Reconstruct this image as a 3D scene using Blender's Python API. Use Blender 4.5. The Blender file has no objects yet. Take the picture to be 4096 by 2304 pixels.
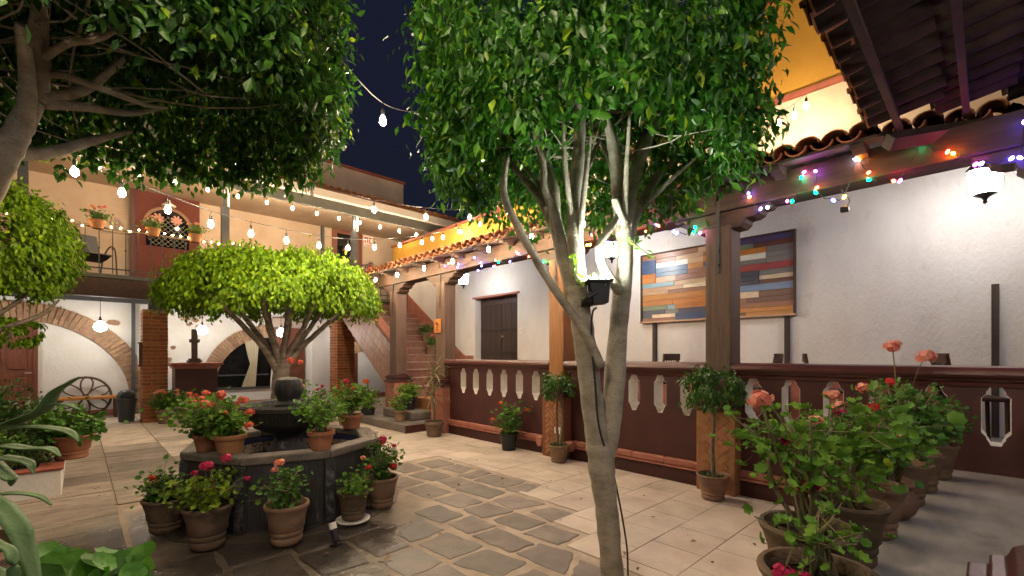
import bpy, bmesh, math, random
import numpy as np
from mathutils import Matrix, Vector
from mathutils.geometry import tessellate_polygon
random.seed(7)
SC = bpy.context.scene
COL = SC.collection
R = math.radians

# ---------------------------------------------------------------- camera, sky, exposure
cam_d = bpy.data.cameras.new('camera')
cam_d.lens = 16.0
cam_d.sensor_width = 36.0
cam_d.shift_y = 0.0648
cam_d.clip_start = 0.05
cam_d.clip_end = 500
cam = bpy.data.objects.new('camera', cam_d)
COL.objects.link(cam)
cam.location = (0, 0, 1.45)
cam.rotation_euler = (R(90), 0, R(46.36 - 90))
SC.camera = cam

world = bpy.data.worlds.new('World')
SC.world = world
world.use_nodes = True
_wn = world.node_tree.nodes
_bg = _wn['Background']
_sky = _wn.new('ShaderNodeTexSky')
_sky.sky_type = 'NISHITA'
_sky.sun_disc = False
_sky.sun_elevation = R(-4.5)
_sky.sun_rotation = R(200)
_sky.altitude = 1800
_sky.ozone_density = 6.0
_glow = _wn.new('ShaderNodeMix')          # dusk sky plus the grey glow of the town
_glow.data_type = 'RGBA'
_glow.blend_type = 'ADD'
_glow.inputs[0].default_value = 1.0
_glow.inputs[7].default_value = (.038, .046, .092, 1)
world.node_tree.links.new(_sky.outputs[0], _glow.inputs[6])
world.node_tree.links.new(_glow.outputs[2], _bg.inputs[0])
_bg.inputs[1].default_value = 0.062

SC.view_settings.view_transform = 'Standard'
SC.view_settings.look = 'None'
SC.view_settings.exposure = 2.0
SC.view_settings.gamma = 1.0
SC.cycles.use_denoising = True
SC.cycles.max_bounces = 6
SC.cycles.diffuse_bounces = 3
SC.cycles.glossy_bounces = 3
SC.cycles.transmission_bounces = 4
SC.cycles.transparent_max_bounces = 6
SC.cycles.sample_clamp_indirect = 4.0
SC.cycles.use_light_tree = True
SC.cycles.caustics_reflective = False
SC.cycles.caustics_refractive = False

# ---------------------------------------------------------------- helpers
def hx(s):
    s = s.lstrip('#')
    o = []
    for i in (0, 2, 4):
        c = int(s[i:i + 2], 16) / 255
        o.append(c / 12.92 if c <= .04045 else ((c + .055) / 1.055) ** 2.4)
    return tuple(o)

def mat(name, col, rough=.7, spec=.4, metal=0, var=0, col2=None, nscale=6, nlo=.4, nhi=.65,
        bump=0, bscale=40, bdist=.01, grain=None, emit=None, estr=0, transl=0, rndattr=None,
        coat=0, wet=None, alpha=None, trans=0, stretch=None, bdetail=6):
    m = bpy.data.materials.new(name)
    m.use_nodes = True
    nt = m.node_tree
    N, L = nt.nodes, nt.links
    b = N['Principled BSDF']
    b.inputs['Roughness'].default_value = rough
    b.inputs['Specular IOR Level'].default_value = spec
    b.inputs['Metallic'].default_value = metal
    b.inputs['Coat Weight'].default_value = coat
    b.inputs['Transmission Weight'].default_value = trans
    geo = N.new('ShaderNodeNewGeometry')
    pos = geo.outputs['Position']
    if stretch:
        mp = N.new('ShaderNodeMapping')
        mp.inputs['Scale'].default_value = stretch
        L.new(pos, mp.inputs[0])
        spos = mp.outputs[0]
    else:
        spos = pos
    c = None
    rgb = N.new('ShaderNodeRGB')
    rgb.outputs[0].default_value = (*col, 1)
    c = rgb.outputs[0]
    def mix(fac, a, bb):
        x = N.new('ShaderNodeMix'); x.data_type = 'RGBA'
        L.new(fac, x.inputs[0]) if not isinstance(fac, float) else setattr(x.inputs[0], 'default_value', fac)
        L.new(a, x.inputs[6])
        if isinstance(bb, tuple):
            x.inputs[7].default_value = (*bb, 1)
        else:
            L.new(bb, x.inputs[7])
        return x.outputs[2]
    def noise(p, s, d=6, r=.6):
        n = N.new('ShaderNodeTexNoise')
        n.inputs['Scale'].default_value = s
        n.inputs['Detail'].default_value = d
        n.inputs['Roughness'].default_value = r
        L.new(p, n.inputs['Vector'])
        return n.outputs[0]
    def ramp(v, lo, hi):
        r = N.new('ShaderNodeMapRange')
        r.inputs[1].default_value = lo
        r.inputs[2].default_value = hi
        L.new(v, r.inputs[0])
        return r.outputs[0]
    if rndattr:
        at = N.new('ShaderNodeAttribute'); at.attribute_name = 'rnd'
        rp = N.new('ShaderNodeValToRGB')
        els = rp.color_ramp.elements
        for i, (p, cc) in enumerate(rndattr):
            e = els[i] if i < 2 else els.new(p)
            e.position = p
            e.color = (*cc, 1)
        L.new(at.outputs['Fac'], rp.inputs[0])
        c = rp.outputs[0]
    if col2:
        c = mix(ramp(noise(spos, nscale), nlo, nhi), c, col2)
    if grain:                                   # fine speckle / grain: (scale, colour, lo, hi)
        c = mix(ramp(noise(spos, grain[0], 3, .7), grain[2], grain[3]), c, grain[1])
    if var:
        oi = N.new('ShaderNodeObjectInfo')
        hs = N.new('ShaderNodeHueSaturation')
        L.new(ramp(oi.outputs['Random'], 0, 1), hs.inputs['Value'])
        mr = N.new('ShaderNodeMapRange')
        mr.inputs[3].default_value = 1 - var
        mr.inputs[4].default_value = 1 + var
        L.new(oi.outputs['Random'], mr.inputs[0])
        L.new(mr.outputs[0], hs.inputs['Value'])
        ml = N.new('ShaderNodeMath'); ml.operation = 'MULTIPLY'; ml.inputs[1].default_value = 7.31
        fr = N.new('ShaderNodeMath'); fr.operation = 'FRACT'
        L.new(oi.outputs['Random'], ml.inputs[0]); L.new(ml.outputs[0], fr.inputs[0])
        m2 = N.new('ShaderNodeMapRange'); m2.inputs[3].default_value = .49; m2.inputs[4].default_value = .51
        L.new(fr.outputs[0], m2.inputs[0]); L.new(m2.outputs[0], hs.inputs['Hue'])
        L.new(c, hs.inputs['Color'])
        c = hs.outputs[0]
    rsock = None
    if wet:                                     # a wet patch spilled round the fountain: (cx, cy, r0, r1)
        sx = N.new('ShaderNodeSeparateXYZ'); L.new(pos, sx.inputs[0])
        vm = N.new('ShaderNodeVectorMath'); vm.operation = 'DISTANCE'
        cb = N.new('ShaderNodeCombineXYZ')
        L.new(sx.outputs[0], cb.inputs[0]); L.new(sx.outputs[1], cb.inputs[1])
        L.new(cb.outputs[0], vm.inputs[0]); vm.inputs[1].default_value = (wet[0], wet[1], 0)
        nz = noise(pos, 2.2, 5, .6)
        ad = N.new('ShaderNodeMath'); ad.operation = 'MULTIPLY_ADD'
        L.new(nz, ad.inputs[0]); ad.inputs[1].default_value = -1.5; L.new(vm.outputs['Value'], ad.inputs[2])
        w = ramp(ad.outputs[0], wet[3] - .75, wet[2] - .75)
        dk = mix(w, c, (0, 0, 0))
        hv = N.new('ShaderNodeMix'); hv.data_type = 'RGBA'; hv.inputs[0].default_value = .72
        L.new(c, hv.inputs[6]); L.new(dk, hv.inputs[7])
        c = hv.outputs[2]
        rs = N.new('ShaderNodeMapRange'); rs.inputs[3].default_value = rough; rs.inputs[4].default_value = .11
        L.new(w, rs.inputs[0]); rsock = rs.outputs[0]
        L.new(rsock, b.inputs['Roughness'])
    L.new(c, b.inputs['Base Color'])
    if bump:
        bp = N.new('ShaderNodeBump')
        bp.inputs['Strength'].default_value = bump
        bp.inputs['Distance'].default_value = bdist
        L.new(noise(spos, bscale, bdetail, .65), bp.inputs['Height'])
        L.new(bp.outputs[0], b.inputs['Normal'])
    if emit:
        b.inputs['Emission Color'].default_value = (*emit, 1)
        b.inputs['Emission Strength'].default_value = estr
    if transl:
        tr = N.new('ShaderNodeBsdfTranslucent')
        ms = N.new('ShaderNodeMixShader')
        ms.inputs[0].default_value = transl
        L.new(c, tr.inputs[0])
        L.new(b.outputs[0], ms.inputs[1]); L.new(tr.outputs[0], ms.inputs[2])
        L.new(ms.outputs[0], N['Material Output'].inputs[0])
    return m

def tag(o, label=None, cat=None, group=None, kind=None):
    if label: o['label'] = label
    if cat: o['category'] = cat
    if group: o['group'] = group
    if kind: o['kind'] = kind
    return o

def empty(name, loc=(0, 0, 0), rz=0, label=None, cat=None, group=None, kind=None):
    o = bpy.data.objects.new(name, None)
    COL.objects.link(o)
    o.location = loc
    o.rotation_euler = (0, 0, rz)
    o.empty_display_size = .1
    return tag(o, label, cat, group, kind)

def link(name, me, parent=None, loc=(0, 0, 0), rot=(0, 0, 0), scale=(1, 1, 1)):
    o = bpy.data.objects.new(name, me)
    COL.objects.link(o)
    o.parent = parent
    o.location = loc
    o.rotation_euler = rot
    o.scale = scale
    return o

class MB:
    def __init__(s):
        s.v = []; s.f = []
    def add(s, vs, fs):
        n = len(s.v)
        s.v.extend(tuple(x) for x in vs)
        s.f.extend(tuple(i + n for i in f) for f in fs)
        return s
    def box(s, x0, x1, y0, y1, z0, z1, M=None):
        vs = [Vector((x, y, z)) for z in (z0, z1) for y in (y0, y1) for x in (x0, x1)]
        if M: vs = [M @ q for q in vs]
        return s.add(vs, [(0, 2, 3, 1), (4, 5, 7, 6), (0, 1, 5, 4), (2, 6, 7, 3), (0, 4, 6, 2), (1, 3, 7, 5)])
    def cbox(s, x0, x1, y0, y1, z0, z1, c=.01, M=None):      # box with chamfered edges all round
        vs = []
        for z, i in ((z0, c), (z0 + c, 0), (z1 - c, 0), (z1, c)):
            for (x, y) in ((x0 + i, y0 + i), (x1 - i, y0 + i), (x1 - i, y1 - i), (x0 + i, y1 - i)):
                vs.append(Vector((x, y, z)))
        # corner chamfers on vertical edges are skipped; top and bottom are bevelled
        if M: vs = [M @ q for q in vs]
        fs = [(3, 2, 1, 0), (12, 13, 14, 15)]
        for k in range(3):
            a = k * 4
            for i in range(4):
                j = (i + 1) % 4
                fs.append((a + i, a + j, a + 4 + j, a + 4 + i))
        return s.add(vs, fs)
    def tube(s, pts, rad, n=6, caps=True):
        pts = [Vector(p) for p in pts]
        if not isinstance(rad, (list, tuple)): rad = [rad] * len(pts)
        rings = []
        up = Vector((0, 0, 1))
        prev = None
        for i, p in enumerate(pts):
            d = (pts[min(i + 1, len(pts) - 1)] - pts[max(i - 1, 0)])
            if d.length < 1e-9: d = Vector((0, 0, 1))
            d.normalize()
            if prev is None:
                a = d.cross(up if abs(d.z) < .9 else Vector((1, 0, 0))).normalized()
            else:
                a = (prev - d * prev.dot(d))
                a = a.normalized() if a.length > 1e-6 else d.orthogonal().normalized()
            prev = a
            b = d.cross(a)
            rings.append([p + (a * math.cos(t) + b * math.sin(t)) * rad[i] for t in [2 * math.pi * k / n for k in range(n)]])
        vs = [q for r in rings for q in r]
        fs = []
        for i in range(len(rings) - 1):
            for k in range(n):
                k2 = (k + 1) % n
                fs.append((i * n + k, i * n + k2, (i + 1) * n + k2, (i + 1) * n + k))
        if caps:
            fs.append(tuple(range(n))[::-1])
            fs.append(tuple(range((len(rings) - 1) * n, len(rings) * n)))
        return s.add(vs, fs)
    def lathe(s, prof, n=20, c=(0, 0, 0), M=None, wob=0, phase=0):
        vs = []
        for (r, z) in prof:
            for k in range(n):
                t = 2 * math.pi * k / n + phase
                q = Vector((c[0] + r * math.cos(t), c[1] + r * math.sin(t), c[2] + z))
                vs.append(M @ q if M else q)
        fs = []
        for i in range(len(prof) - 1):
            for k in range(n):
                k2 = (k + 1) % n
                fs.append((i * n + k, i * n + k2, (i + 1) * n + k2, (i + 1) * n + k))
        if prof[0][0] > 1e-4: fs.append(tuple(range(n))[::-1])
        if prof[-1][0] > 1e-4: fs.append(tuple(range((len(prof) - 1) * n, len(prof) * n)))
        return s.add(vs, fs)
    def extr(s, poly, axis, a, b):
        n = len(poly)
        def P(p, t):
            if axis == 'x': return (t, p[0], p[1])
            if axis == 'y': return (p[0], t, p[1])
            return (p[0], p[1], t)
        vs = [P(p, a) for p in poly] + [P(p, b) for p in poly]
        fs = [tuple(range(n))[::-1], tuple(range(n, 2 * n))]
        for i in range(n):
            j = (i + 1) % n
            fs.append((i, j, n + j, n + i))
        return s.add(vs, fs)
    def ball(s, c, r, n=8, m=6, sz=1):
        prof = [(max(r * math.sin(math.pi * i / m), 1e-5 if i in (0, m) else 0), -r * sz * math.cos(math.pi * i / m)) for i in range(m + 1)]
        return s.lathe(prof, n, c)
    def mesh(s, name, mt, smooth=False):
        me = bpy.data.meshes.new(name)
        me.from_pydata(s.v, [], s.f)
        bm = bmesh.new(); bm.from_mesh(me)
        bmesh.ops.recalc_face_normals(bm, faces=bm.faces)
        bm.to_mesh(me); bm.free()
        if mt: me.materials.append(mt)
        if smooth is True:
            me.polygons.foreach_set('use_smooth', [True] * len(me.polygons))
        elif smooth:
            me.polygons.foreach_set('use_smooth', [True] * len(me.polygons))
            me.set_sharp_from_angle(angle=R(smooth))
        return me
    def build(s, name, mt, parent=None, loc=(0, 0, 0), rot=(0, 0, 0), smooth=False, bevel=0, label=None, cat=None, group=None, kind=None):
        o = link(name, s.mesh(name, mt, smooth), parent, loc, rot)
        if bevel:
            md = o.modifiers.new('bevel', 'BEVEL'); md.width = bevel; md.segments = 2; md.limit_method = 'ANGLE'; md.angle_limit = R(40)
        return tag(o, label, cat, group, kind)

def bezier(pts, k=6):
    """smooth curve through points (Catmull-Rom)"""
    P = [Vector(p) for p in pts]
    P = [P[0] * 2 - P[1]] + P + [P[-1] * 2 - P[-2]]
    out = []
    for i in range(1, len(P) - 2):
        for j in range(k):
            t = j / k
            a, b, c, d = P[i - 1], P[i], P[i + 1], P[i + 2]
            out.append(.5 * ((2 * b) + (c - a) * t + (2 * a - 5 * b + 4 * c - d) * t * t + (3 * b - a - 3 * c + d) * t ** 3))
    out.append(P[-2])
    return out

def lerp_list(r, n):
    return [float(x) for x in np.interp(np.linspace(0, 1, n), np.linspace(0, 1, len(r)), r)]

# scatter: many copies of a small template joined in one mesh
def nrm(a):
    return a / np.maximum(np.linalg.norm(a, axis=1, keepdims=True), 1e-9)
def frames(axis, n):
    Y = nrm(axis); X = nrm(np.cross(Y, n)); Z = np.cross(X, Y)
    return np.stack([X, Y, Z], axis=2)
def scatter(name, tv, tf, T, F, S, rnd, mt, parent=None, loc=(0, 0, 0), smooth=False, kind=None, label=None):
    tv = np.asarray(tv, float); tf = np.asarray(tf, int)
    n, k = len(T), len(tv)
    V = np.einsum('nij,kj->nki', F, tv) * np.asarray(S).reshape(n, 1, 1) + np.asarray(T)[:, None, :]
    FF = (tf[None] + (np.arange(n) * k)[:, None, None]).reshape(-1, tf.shape[1])
    me = bpy.data.meshes.new(name)
    w = tf.shape[1]
    me.vertices.add(n * k); me.vertices.foreach_set('co', V.astype(np.float32).ravel())
    me.loops.add(FF.size); me.loops.foreach_set('vertex_index', FF.ravel().astype(np.int32))
    me.polygons.add(len(FF)); me.polygons.foreach_set('loop_start', (np.arange(len(FF)) * w).astype(np.int32))
    if smooth: me.polygons.foreach_set('use_smooth', np.ones(len(FF), bool))
    me.update(calc_edges=True)
    a = me.attributes.new('rnd', 'FLOAT', 'POINT')
    a.data.foreach_set('value', np.repeat(np.asarray(rnd), k).astype(np.float32))
    me.materials.append(mt)
    o = link(name, me, parent, loc)
    return tag(o, label, kind=kind)

# ficus leaf: pointed oval folded on its midrib, tip curling down (length 1 along +Y, normal +Z)
LEAF_V = [(0, 0, 0), (-.24, .40, .05), (0, .45, -.05), (.24, .40, .05), (0, 1.0, -.17), (-.15, .72, -.01), (.15, .72, -.01), (0, .75, -.09)]
LEAF_F = [(0, 2, 1), (0, 3, 2), (1, 2, 7), (1, 7, 5), (2, 3, 7), (3, 6, 7), (5, 7, 4), (7, 6, 4)]
LEAF_S = [(0, 0, 0), (-.27, .45, .06), (.27, .45, .06), (0, 1.0, -.12), (0, .48, -.05)]
LEAF_SF = [(0, 4, 1), (0, 2, 4), (1, 4, 3), (4, 2, 3)]
# geranium leaf: round, scalloped, slightly cupped
GER_V = [(0, .14, -.05)]
for _q in (.58, 1.0):
    for _k in range(13):
        _t = -math.pi / 2 + .30 + (2 * math.pi - .6) * _k / 12
        _r = .5 * (1 + .065 * (-1) ** _k * (_q > .9)) * _q
        GER_V.append((_r * math.cos(_t) * 1.08, .45 * _q + .14 * (1 - _q) + _r * math.sin(_t), (.02 if _q < .9 else .20) + .07 * (-1) ** _k * _q))
GER_F = [(0, i, i + 1) for i in range(1, 13)]
for _k in range(1, 13): GER_F += [(_k, _k + 13, _k + 14), (_k, _k + 14, _k + 1)]
# five-petal blossom
BLO_V = [(0, 0, 0)]; BLO_F = []
for _k in range(5):
    _t = 2 * math.pi * _k / 5
    for _d, _rr, _z in ((-.60, .86, .20 + .1 * (_k % 2)), (0, 1.0, .10), (.60, .86, .20 - .08 * (_k % 2))):
        BLO_V.append((_rr * math.cos(_t + _d), _rr * math.sin(_t + _d), _z))
    _b = 1 + 3 * _k
    BLO_F += [(0, _b, _b + 1), (0, _b + 1, _b + 2)]

# ---------------------------------------------------------------- materials
M = {}
M['plaster'] = mat('plaster white', (.71, .685, .66), .9, .2, col2=(.56, .515, .485), nscale=1.1, nlo=.42, nhi=.78, grain=(5, (.60, .55, .515), .60, .75), bump=.9, bscale=30, bdist=.016, stretch=(1, 1, .55))
M['cream'] = mat('plaster cream', (.48, .37, .28), .9, .2, col2=(.39, .285, .205), nscale=1.0, nlo=.42, nhi=.75, grain=(6, (.40, .30, .22), .62, .78), bump=.5, bscale=30, bdist=.01)
M['rearwhite'] = mat('limewash white', (.70, .68, .64), .9, .2, col2=(.58, .54, .475), nscale=1.2, nlo=.42, nhi=.78, grain=(5, (.60, .56, .50), .62, .78), bump=.5, bscale=25, bdist=.01)
M['greywall'] = mat('parapet plaster', (.46, .36, .30), .9, .2, col2=(.38, .30, .26), nscale=2, bump=.3, bscale=25)
M['yellow'] = mat('ochre paint', (.44, .235, .035), .85, .25, col2=(.38, .20, .03), nscale=1.5, bump=.35, bscale=30, bdist=.01)
M['terracap'] = mat('terracotta paint', (.26, .075, .045), .8, .3, col2=(.2, .06, .04), nscale=8)
M['redwall'] = mat('brick red paint', (.125, .036, .026), .85, .3, col2=(.105, .03, .022), nscale=2, bump=.3, bscale=30)
M['maroon'] = mat('maroon paint', (.068, .020, .017), .5, .4, col2=(.050, .016, .014), grain=(14, (.095, .04, .035), .66, .8), nscale=3, bump=.25, bscale=60, bdist=.006)
M['maroongloss'] = mat('maroon gloss', (.085, .023, .02), .3, .5, col2=(.06, .018, .016), nscale=5, bump=.12, bscale=40)
M['openwhite'] = mat('white reveal', (.82, .79, .74), .8, .3, col2=(.74, .69, .63), nscale=6)
M['wood'] = mat('dark timber', (.085, .045, .027), .65, .35, col2=(.045, .025, .016), nscale=5, nlo=.35, nhi=.7, bump=.35, bscale=18, stretch=(4, .6, 6), var=.15)
M['woodv'] = mat('post timber', (.135, .082, .055), .65, .35, col2=(.078, .047, .032), nscale=5, nlo=.35, nhi=.7, bump=.4, bscale=18, stretch=(6, 6, .5), var=.12)
M['woodo'] = mat('orange post timber', (.30, .125, .035), .5, .4, col2=(.2, .08, .025), nscale=5, bump=.3, bscale=18, stretch=(6, 6, .5))  # more orange than the other posts
M['rafter'] = mat('rafter timber', (.06, .034, .023), .75, .3, col2=(.036, .022, .016), nscale=6, bump=.3, bscale=20, var=.2)
M['joist'] = mat('pale pine', (.55, .36, .15), .7, .3, col2=(.46, .28, .11), nscale=6, var=.1)
M['darksteel'] = mat('dark painted steel', (.045, .05, .055), .5, .4, col2=(.06, .062, .06), nscale=6)
M['fascia'] = mat('grey fascia', (.10, .10, .085), .6, .3, col2=(.08, .08, .07), nscale=4)
M['gutter'] = mat('white gutter metal', (.62, .55, .47), .5, .4)
M['black'] = mat('black metal', (.012, .012, .014), .45, .5)
M['iron'] = mat('black iron', (.03, .026, .024), .5, .5, bump=.2, bscale=80)
M['tile'] = mat('clay roof tile', (.34, .13, .055), .75, .3, col2=(.24, .10, .055), nscale=9, bump=.3, bscale=50, var=.25)
M['tileshade'] = mat('shade darkened roof tile', (.038, .022, .016), .9, .2, col2=(.022, .014, .011), nscale=9, bump=.4, bscale=50, var=.3)  # clay tile colour darkened to stand for shade under the near roof
M['brick'] = mat('fired brick', (.36, .13, .05), .85, .25, col2=(.27, .09, .04), nscale=14, bump=.5, bscale=60, bdist=.008, var=.22)
M['mortar'] = mat('brick mortar', (.42, .26, .15), .95, .2, bump=.4, bscale=60)
M['archbrick'] = mat('arch brick', (.36, .22, .13), .8, .35, col2=(.26, .15, .09), nscale=14, bump=.5, bscale=50, var=.22)
M['archmortar'] = mat('arch mortar', (.40, .30, .20), .95, .2, bump=.4, bscale=60)
M['clayfloor'] = mat('clay tile', (.33, .14, .06), .6, .4, col2=(.24, .095, .042), nscale=10, bump=.3, bscale=50, var=.22)
M['claygrout'] = mat('clay grout', (.19, .08, .04), .9, .2)
M['tread'] = mat('stair clay', (.26, .12, .085), .7, .35, col2=(.19, .09, .07), nscale=9, bump=.35, bscale=50, var=.1)
M['nosing'] = mat('worn stair nosing', (.40, .26, .20), .75, .3, col2=(.30, .18, .14), nscale=9, bump=.35, bscale=50)
M['dado'] = mat('red dado', (.36, .14, .095), .7, .35, col2=(.28, .10, .07), nscale=6, bump=.3, bscale=40)
M['strtile'] = mat('stringer tile', (.38, .20, .12), .42, .5, col2=(.30, .15, .09), nscale=8, bump=.3, bscale=40, var=.16)
WET = (.85, 4.0, 1.0, 1.75)
M['bed'] = mat('sand mortar', (.42, .345, .27), .92, .2, col2=(.30, .24, .185), nscale=5, bump=.5, bscale=60, bdist=.01, wet=WET)
M['bedl'] = mat('pale mortar', (.36, .285, .215), .92, .2, col2=(.26, .2, .15), nscale=5, bump=.4, bscale=60)
M['darkstone'] = mat('grey basalt slab', (.21, .178, .148), .66, .45, col2=(.125, .105, .088), nscale=4, nlo=.35, nhi=.7, grain=(70, (.24, .2, .16), .62, .75), bump=.55, bscale=26, bdist=.012, var=.2, wet=WET)
M['slab'] = mat('quarry slab', (.27, .22, .17), .75, .35, col2=(.14, .112, .088), nscale=3.6, nlo=.35, nhi=.7, grain=(45, (.36, .30, .24), .58, .72), bump=.8, bscale=16, bdist=.016, var=.34, wet=WET, stretch=(1, 2.2, 1))
M['slabpale'] = mat('pale quarry slab', (.58, .50, .40), .8, .3, col2=(.42, .35, .27), nscale=3.4, grain=(50, (.5, .43, .35), .58, .74), bump=.5, bscale=22, var=.26)
M['pinktile'] = mat('pink quarry paving', (.54, .46, .385), .8, .3, col2=(.36, .29, .235), nscale=2.6, nlo=.36, nhi=.78, grain=(55, (.47, .37, .30), .58, .75), bump=.4, bscale=30, var=.08)
M['concrete'] = mat('grey concrete', (.30, .275, .25), .8, .3, col2=(.22, .20, .18), nscale=2.2, grain=(60, (.29, .26, .235), .6, .75), bump=.35, bscale=45, stretch=(1, 3, 1))
M['soil'] = mat('potting soil', (.03, .02, .014), .95, .1, bump=1, bscale=60, bdist=.02)
M['terra'] = mat('terracotta', (.36, .155, .08), .85, .25, col2=(.27, .12, .068), nscale=9, nlo=.35, nhi=.7, grain=(30, (.42, .28, .2), .62, .8), bump=.35, bscale=45, var=.12)
M['terrab'] = mat('weathered terracotta', (.27, .16, .10), .88, .22, col2=(.17, .11, .075), nscale=7, nlo=.35, nhi=.65, grain=(22, (.32, .25, .18), .6, .8), bump=.5, bscale=40, bdist=.012, var=.15, stretch=(1, 1, 2.5))
M['terrad'] = mat('mossy terracotta', (.17, .112, .075), .9, .2, col2=(.095, .075, .052), nscale=7, nlo=.35, nhi=.65, grain=(25, (.2, .17, .12), .62, .8), bump=.5, bscale=40, bdist=.012, var=.2, stretch=(1, 1, 2.5))
M['plasticpot'] = mat('black plastic', (.014, .016, .02), .45, .45)
M['volcanic'] = mat('volcanic stone', (.034, .032, .033), .6, .4, col2=(.065, .06, .062), nscale=9, nlo=.5, nhi=.75, grain=(8, (.19, .18, .19), .63, .80), bump=.8, bscale=30, bdist=.015, stretch=(1.6, 1.6, .35))
M['rimstone'] = mat('worn rim stone', (.12, .1, .085), .7, .35, col2=(.2, .165, .135), nscale=8, nlo=.45, nhi=.75, bump=.8, bscale=40, bdist=.012)
M['lime'] = mat('lime scale', (.15, .15, .155), .9, .2, col2=(.035, .034, .034), nscale=18, nlo=.36, nhi=.56, bump=.6, bscale=60)
M['azulejo'] = mat('painted basin tile', (.34, .27, .19), .35, .5, col2=(.06, .05, .05), nscale=30, nlo=.52, nhi=.56, var=.1)
M['bluetrim'] = mat('blue glazed trim', (.03, .035, .09), .3, .5)
M['water'] = mat('basin water', (.01, .012, .012), .04, .5, bump=.15, bscale=9, bdist=.01)
M['bark'] = mat('ficus bark', (.33, .29, .23), .8, .3, col2=(.20, .17, .13), nscale=7, nlo=.42, nhi=.68, grain=(55, (.09, .075, .058), .60, .70), bump=.8, bscale=60, bdist=.008, stretch=(1, 1, 1.9))
M['barkd'] = mat('dark ficus bark', (.21, .17, .13), .8, .3, col2=(.11, .088, .066), nscale=6, bump=.7, bscale=30, bdist=.012, stretch=(.6, .6, 2.4))
M['leaf_main'] = mat('ficus leaf', (.05, .13, .02), .42, .4, transl=.36, rndattr=[(0, (.010, .045, .006)), (1, (.24, .36, .015)), (.5, (.034, .13, .010)), (.85, (.08, .23, .014))])
M['leaf_near'] = mat('shade toned ficus leaf', (.05, .13, .02), .42, .4, transl=.36, rndattr=[(0, (.012, .042, .008)), (1, (.24, .36, .015)), (.5, (.030, .10, .011)), (.88, (.075, .19, .013))])  # ficus leaf with the shade of the near crown put into its colour
M['leaf_mid'] = mat('clipped ficus leaf', (.12, .2, .02), .5, .2, transl=.25, rndattr=[(0, (.045, .11, .005)), (1, (.27, .36, .008)), (.5, (.12, .23, .006)), (.85, (.19, .30, .007))])
M['leaf_small'] = mat('topiary leaf', (.06, .14, .02), .42, .4, transl=.25, rndattr=[(0, (.025, .07, .012)), (1, (.28, .34, .02)), (.6, (.06, .15, .02)), (.93, (.12, .22, .02))])
M['ger'] = mat('geranium leaf', (.07, .16, .03), .6, .3, transl=.25, rndattr=[(0, (.05, .13, .016)), (1, (.30, .40, .03)), (.5, (.11, .25, .025)), (.9, (.17, .32, .03))])
M['gerd'] = mat('dark geranium leaf', (.05, .12, .03), .6, .3, transl=.22, rndattr=[(0, (.035, .10, .018)), (1, (.20, .30, .03)), (.5, (.075, .19, .028)), (.9, (.12, .25, .03))])
M['gery'] = mat('yellowing geranium leaf', (.10, .16, .02), .6, .3, transl=.25, rndattr=[(0, (.08, .15, .012)), (1, (.40, .40, .02)), (.5, (.17, .27, .018)), (.9, (.25, .34, .02))])
M['stem'] = mat('green stem', (.12, .13, .05), .7, .3, col2=(.16, .11, .06), nscale=20)
M['wstem'] = mat('woody stem', (.19, .14, .09), .85, .2, col2=(.12, .09, .055), nscale=25, bump=.5, bscale=90)
M['frond'] = mat('staghorn frond', (.13, .22, .09), .6, .3, transl=.2, col2=(.06, .13, .04), nscale=9, bump=.4, bscale=60, grain=(90, (.2, .27, .16), .6, .75))
M['yucca'] = mat('yucca blade', (.12, .15, .06), .55, .35, transl=.15, rndattr=[(0, (.07, .10, .04)), (1, (.24, .2, .09))])
M['shrub'] = mat('shrub leaf', (.05, .11, .03), .45, .4, transl=.25, rndattr=[(0, (.018, .05, .014)), (1, (.13, .2, .04)), (.5, (.04, .10, .024))])
FLO = {
 'coral': mat('coral petal', (.75, .12, .06), .6, .3, transl=.25, rndattr=[(0, (.62, .08, .045)), (1, (.85, .25, .15))]),
 'peach': mat('peach petal', (.8, .3, .2), .6, .3, transl=.25, rndattr=[(0, (.72, .20, .13)), (1, (.88, .45, .34))]),
 'magenta': mat('magenta petal', (.55, .02, .1), .6, .3, transl=.25, rndattr=[(0, (.42, .012, .07)), (1, (.68, .04, .16))]),
 'red': mat('red petal', (.6, .02, .02), .6, .3, transl=.25, rndattr=[(0, (.5, .012, .014)), (1, (.7, .04, .03))]),
 'white': mat('white petal', (.75, .7, .62), .6, .3, transl=.25, rndattr=[(0, (.7, .62, .52)), (1, (.8, .76, .68))]),
 'orange': mat('orange petal', (.8, .13, .03), .6, .3, transl=.25, rndattr=[(0, (.7, .08, .02)), (1, (.85, .2, .05))]),
}
M['bulb'] = mat('lit filament bulb', (1, .9, .8), .3, .5, emit=(1.0, .79, .54), estr=590)
M['bulbdim'] = mat('lit low watt bulb', (1, .9, .8), .3, .5, emit=(1.0, .77, .50), estr=185)
M['bulboff'] = mat('unlit bulb glass', (.6, .6, .58), .1, .5, trans=.9)
M['mini_warm'] = mat('lit warm mini bulb', (1, .8, .4), .3, .5, emit=(1.0, .55, .16), estr=60)
for _k, _c in dict(r=(1, .03, .01), g=(.0, 1, .35), b=(.10, .08, 1), m=(1, .03, .55), o=(1, .35, .02), w=(.5, .6, 1), v=(.35, .04, 1)).items():
    M['mini_' + _k] = mat('lit mini bulb ' + _k, _c, .3, .5, emit=_c, estr=42)
M['lantern'] = mat('lit frosted lantern glass', (1, 1, 1), .4, .5, emit=(1.0, .94, .89), estr=34)
M['pendant'] = mat('lit opal globe', (1, 1, 1), .4, .5, emit=(1.0, .95, .88), estr=21)
M['flood'] = mat('lit floodlight lens', (1, 1, 1), .3, .5, emit=(.92, 1.0, .86), estr=210)
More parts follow.
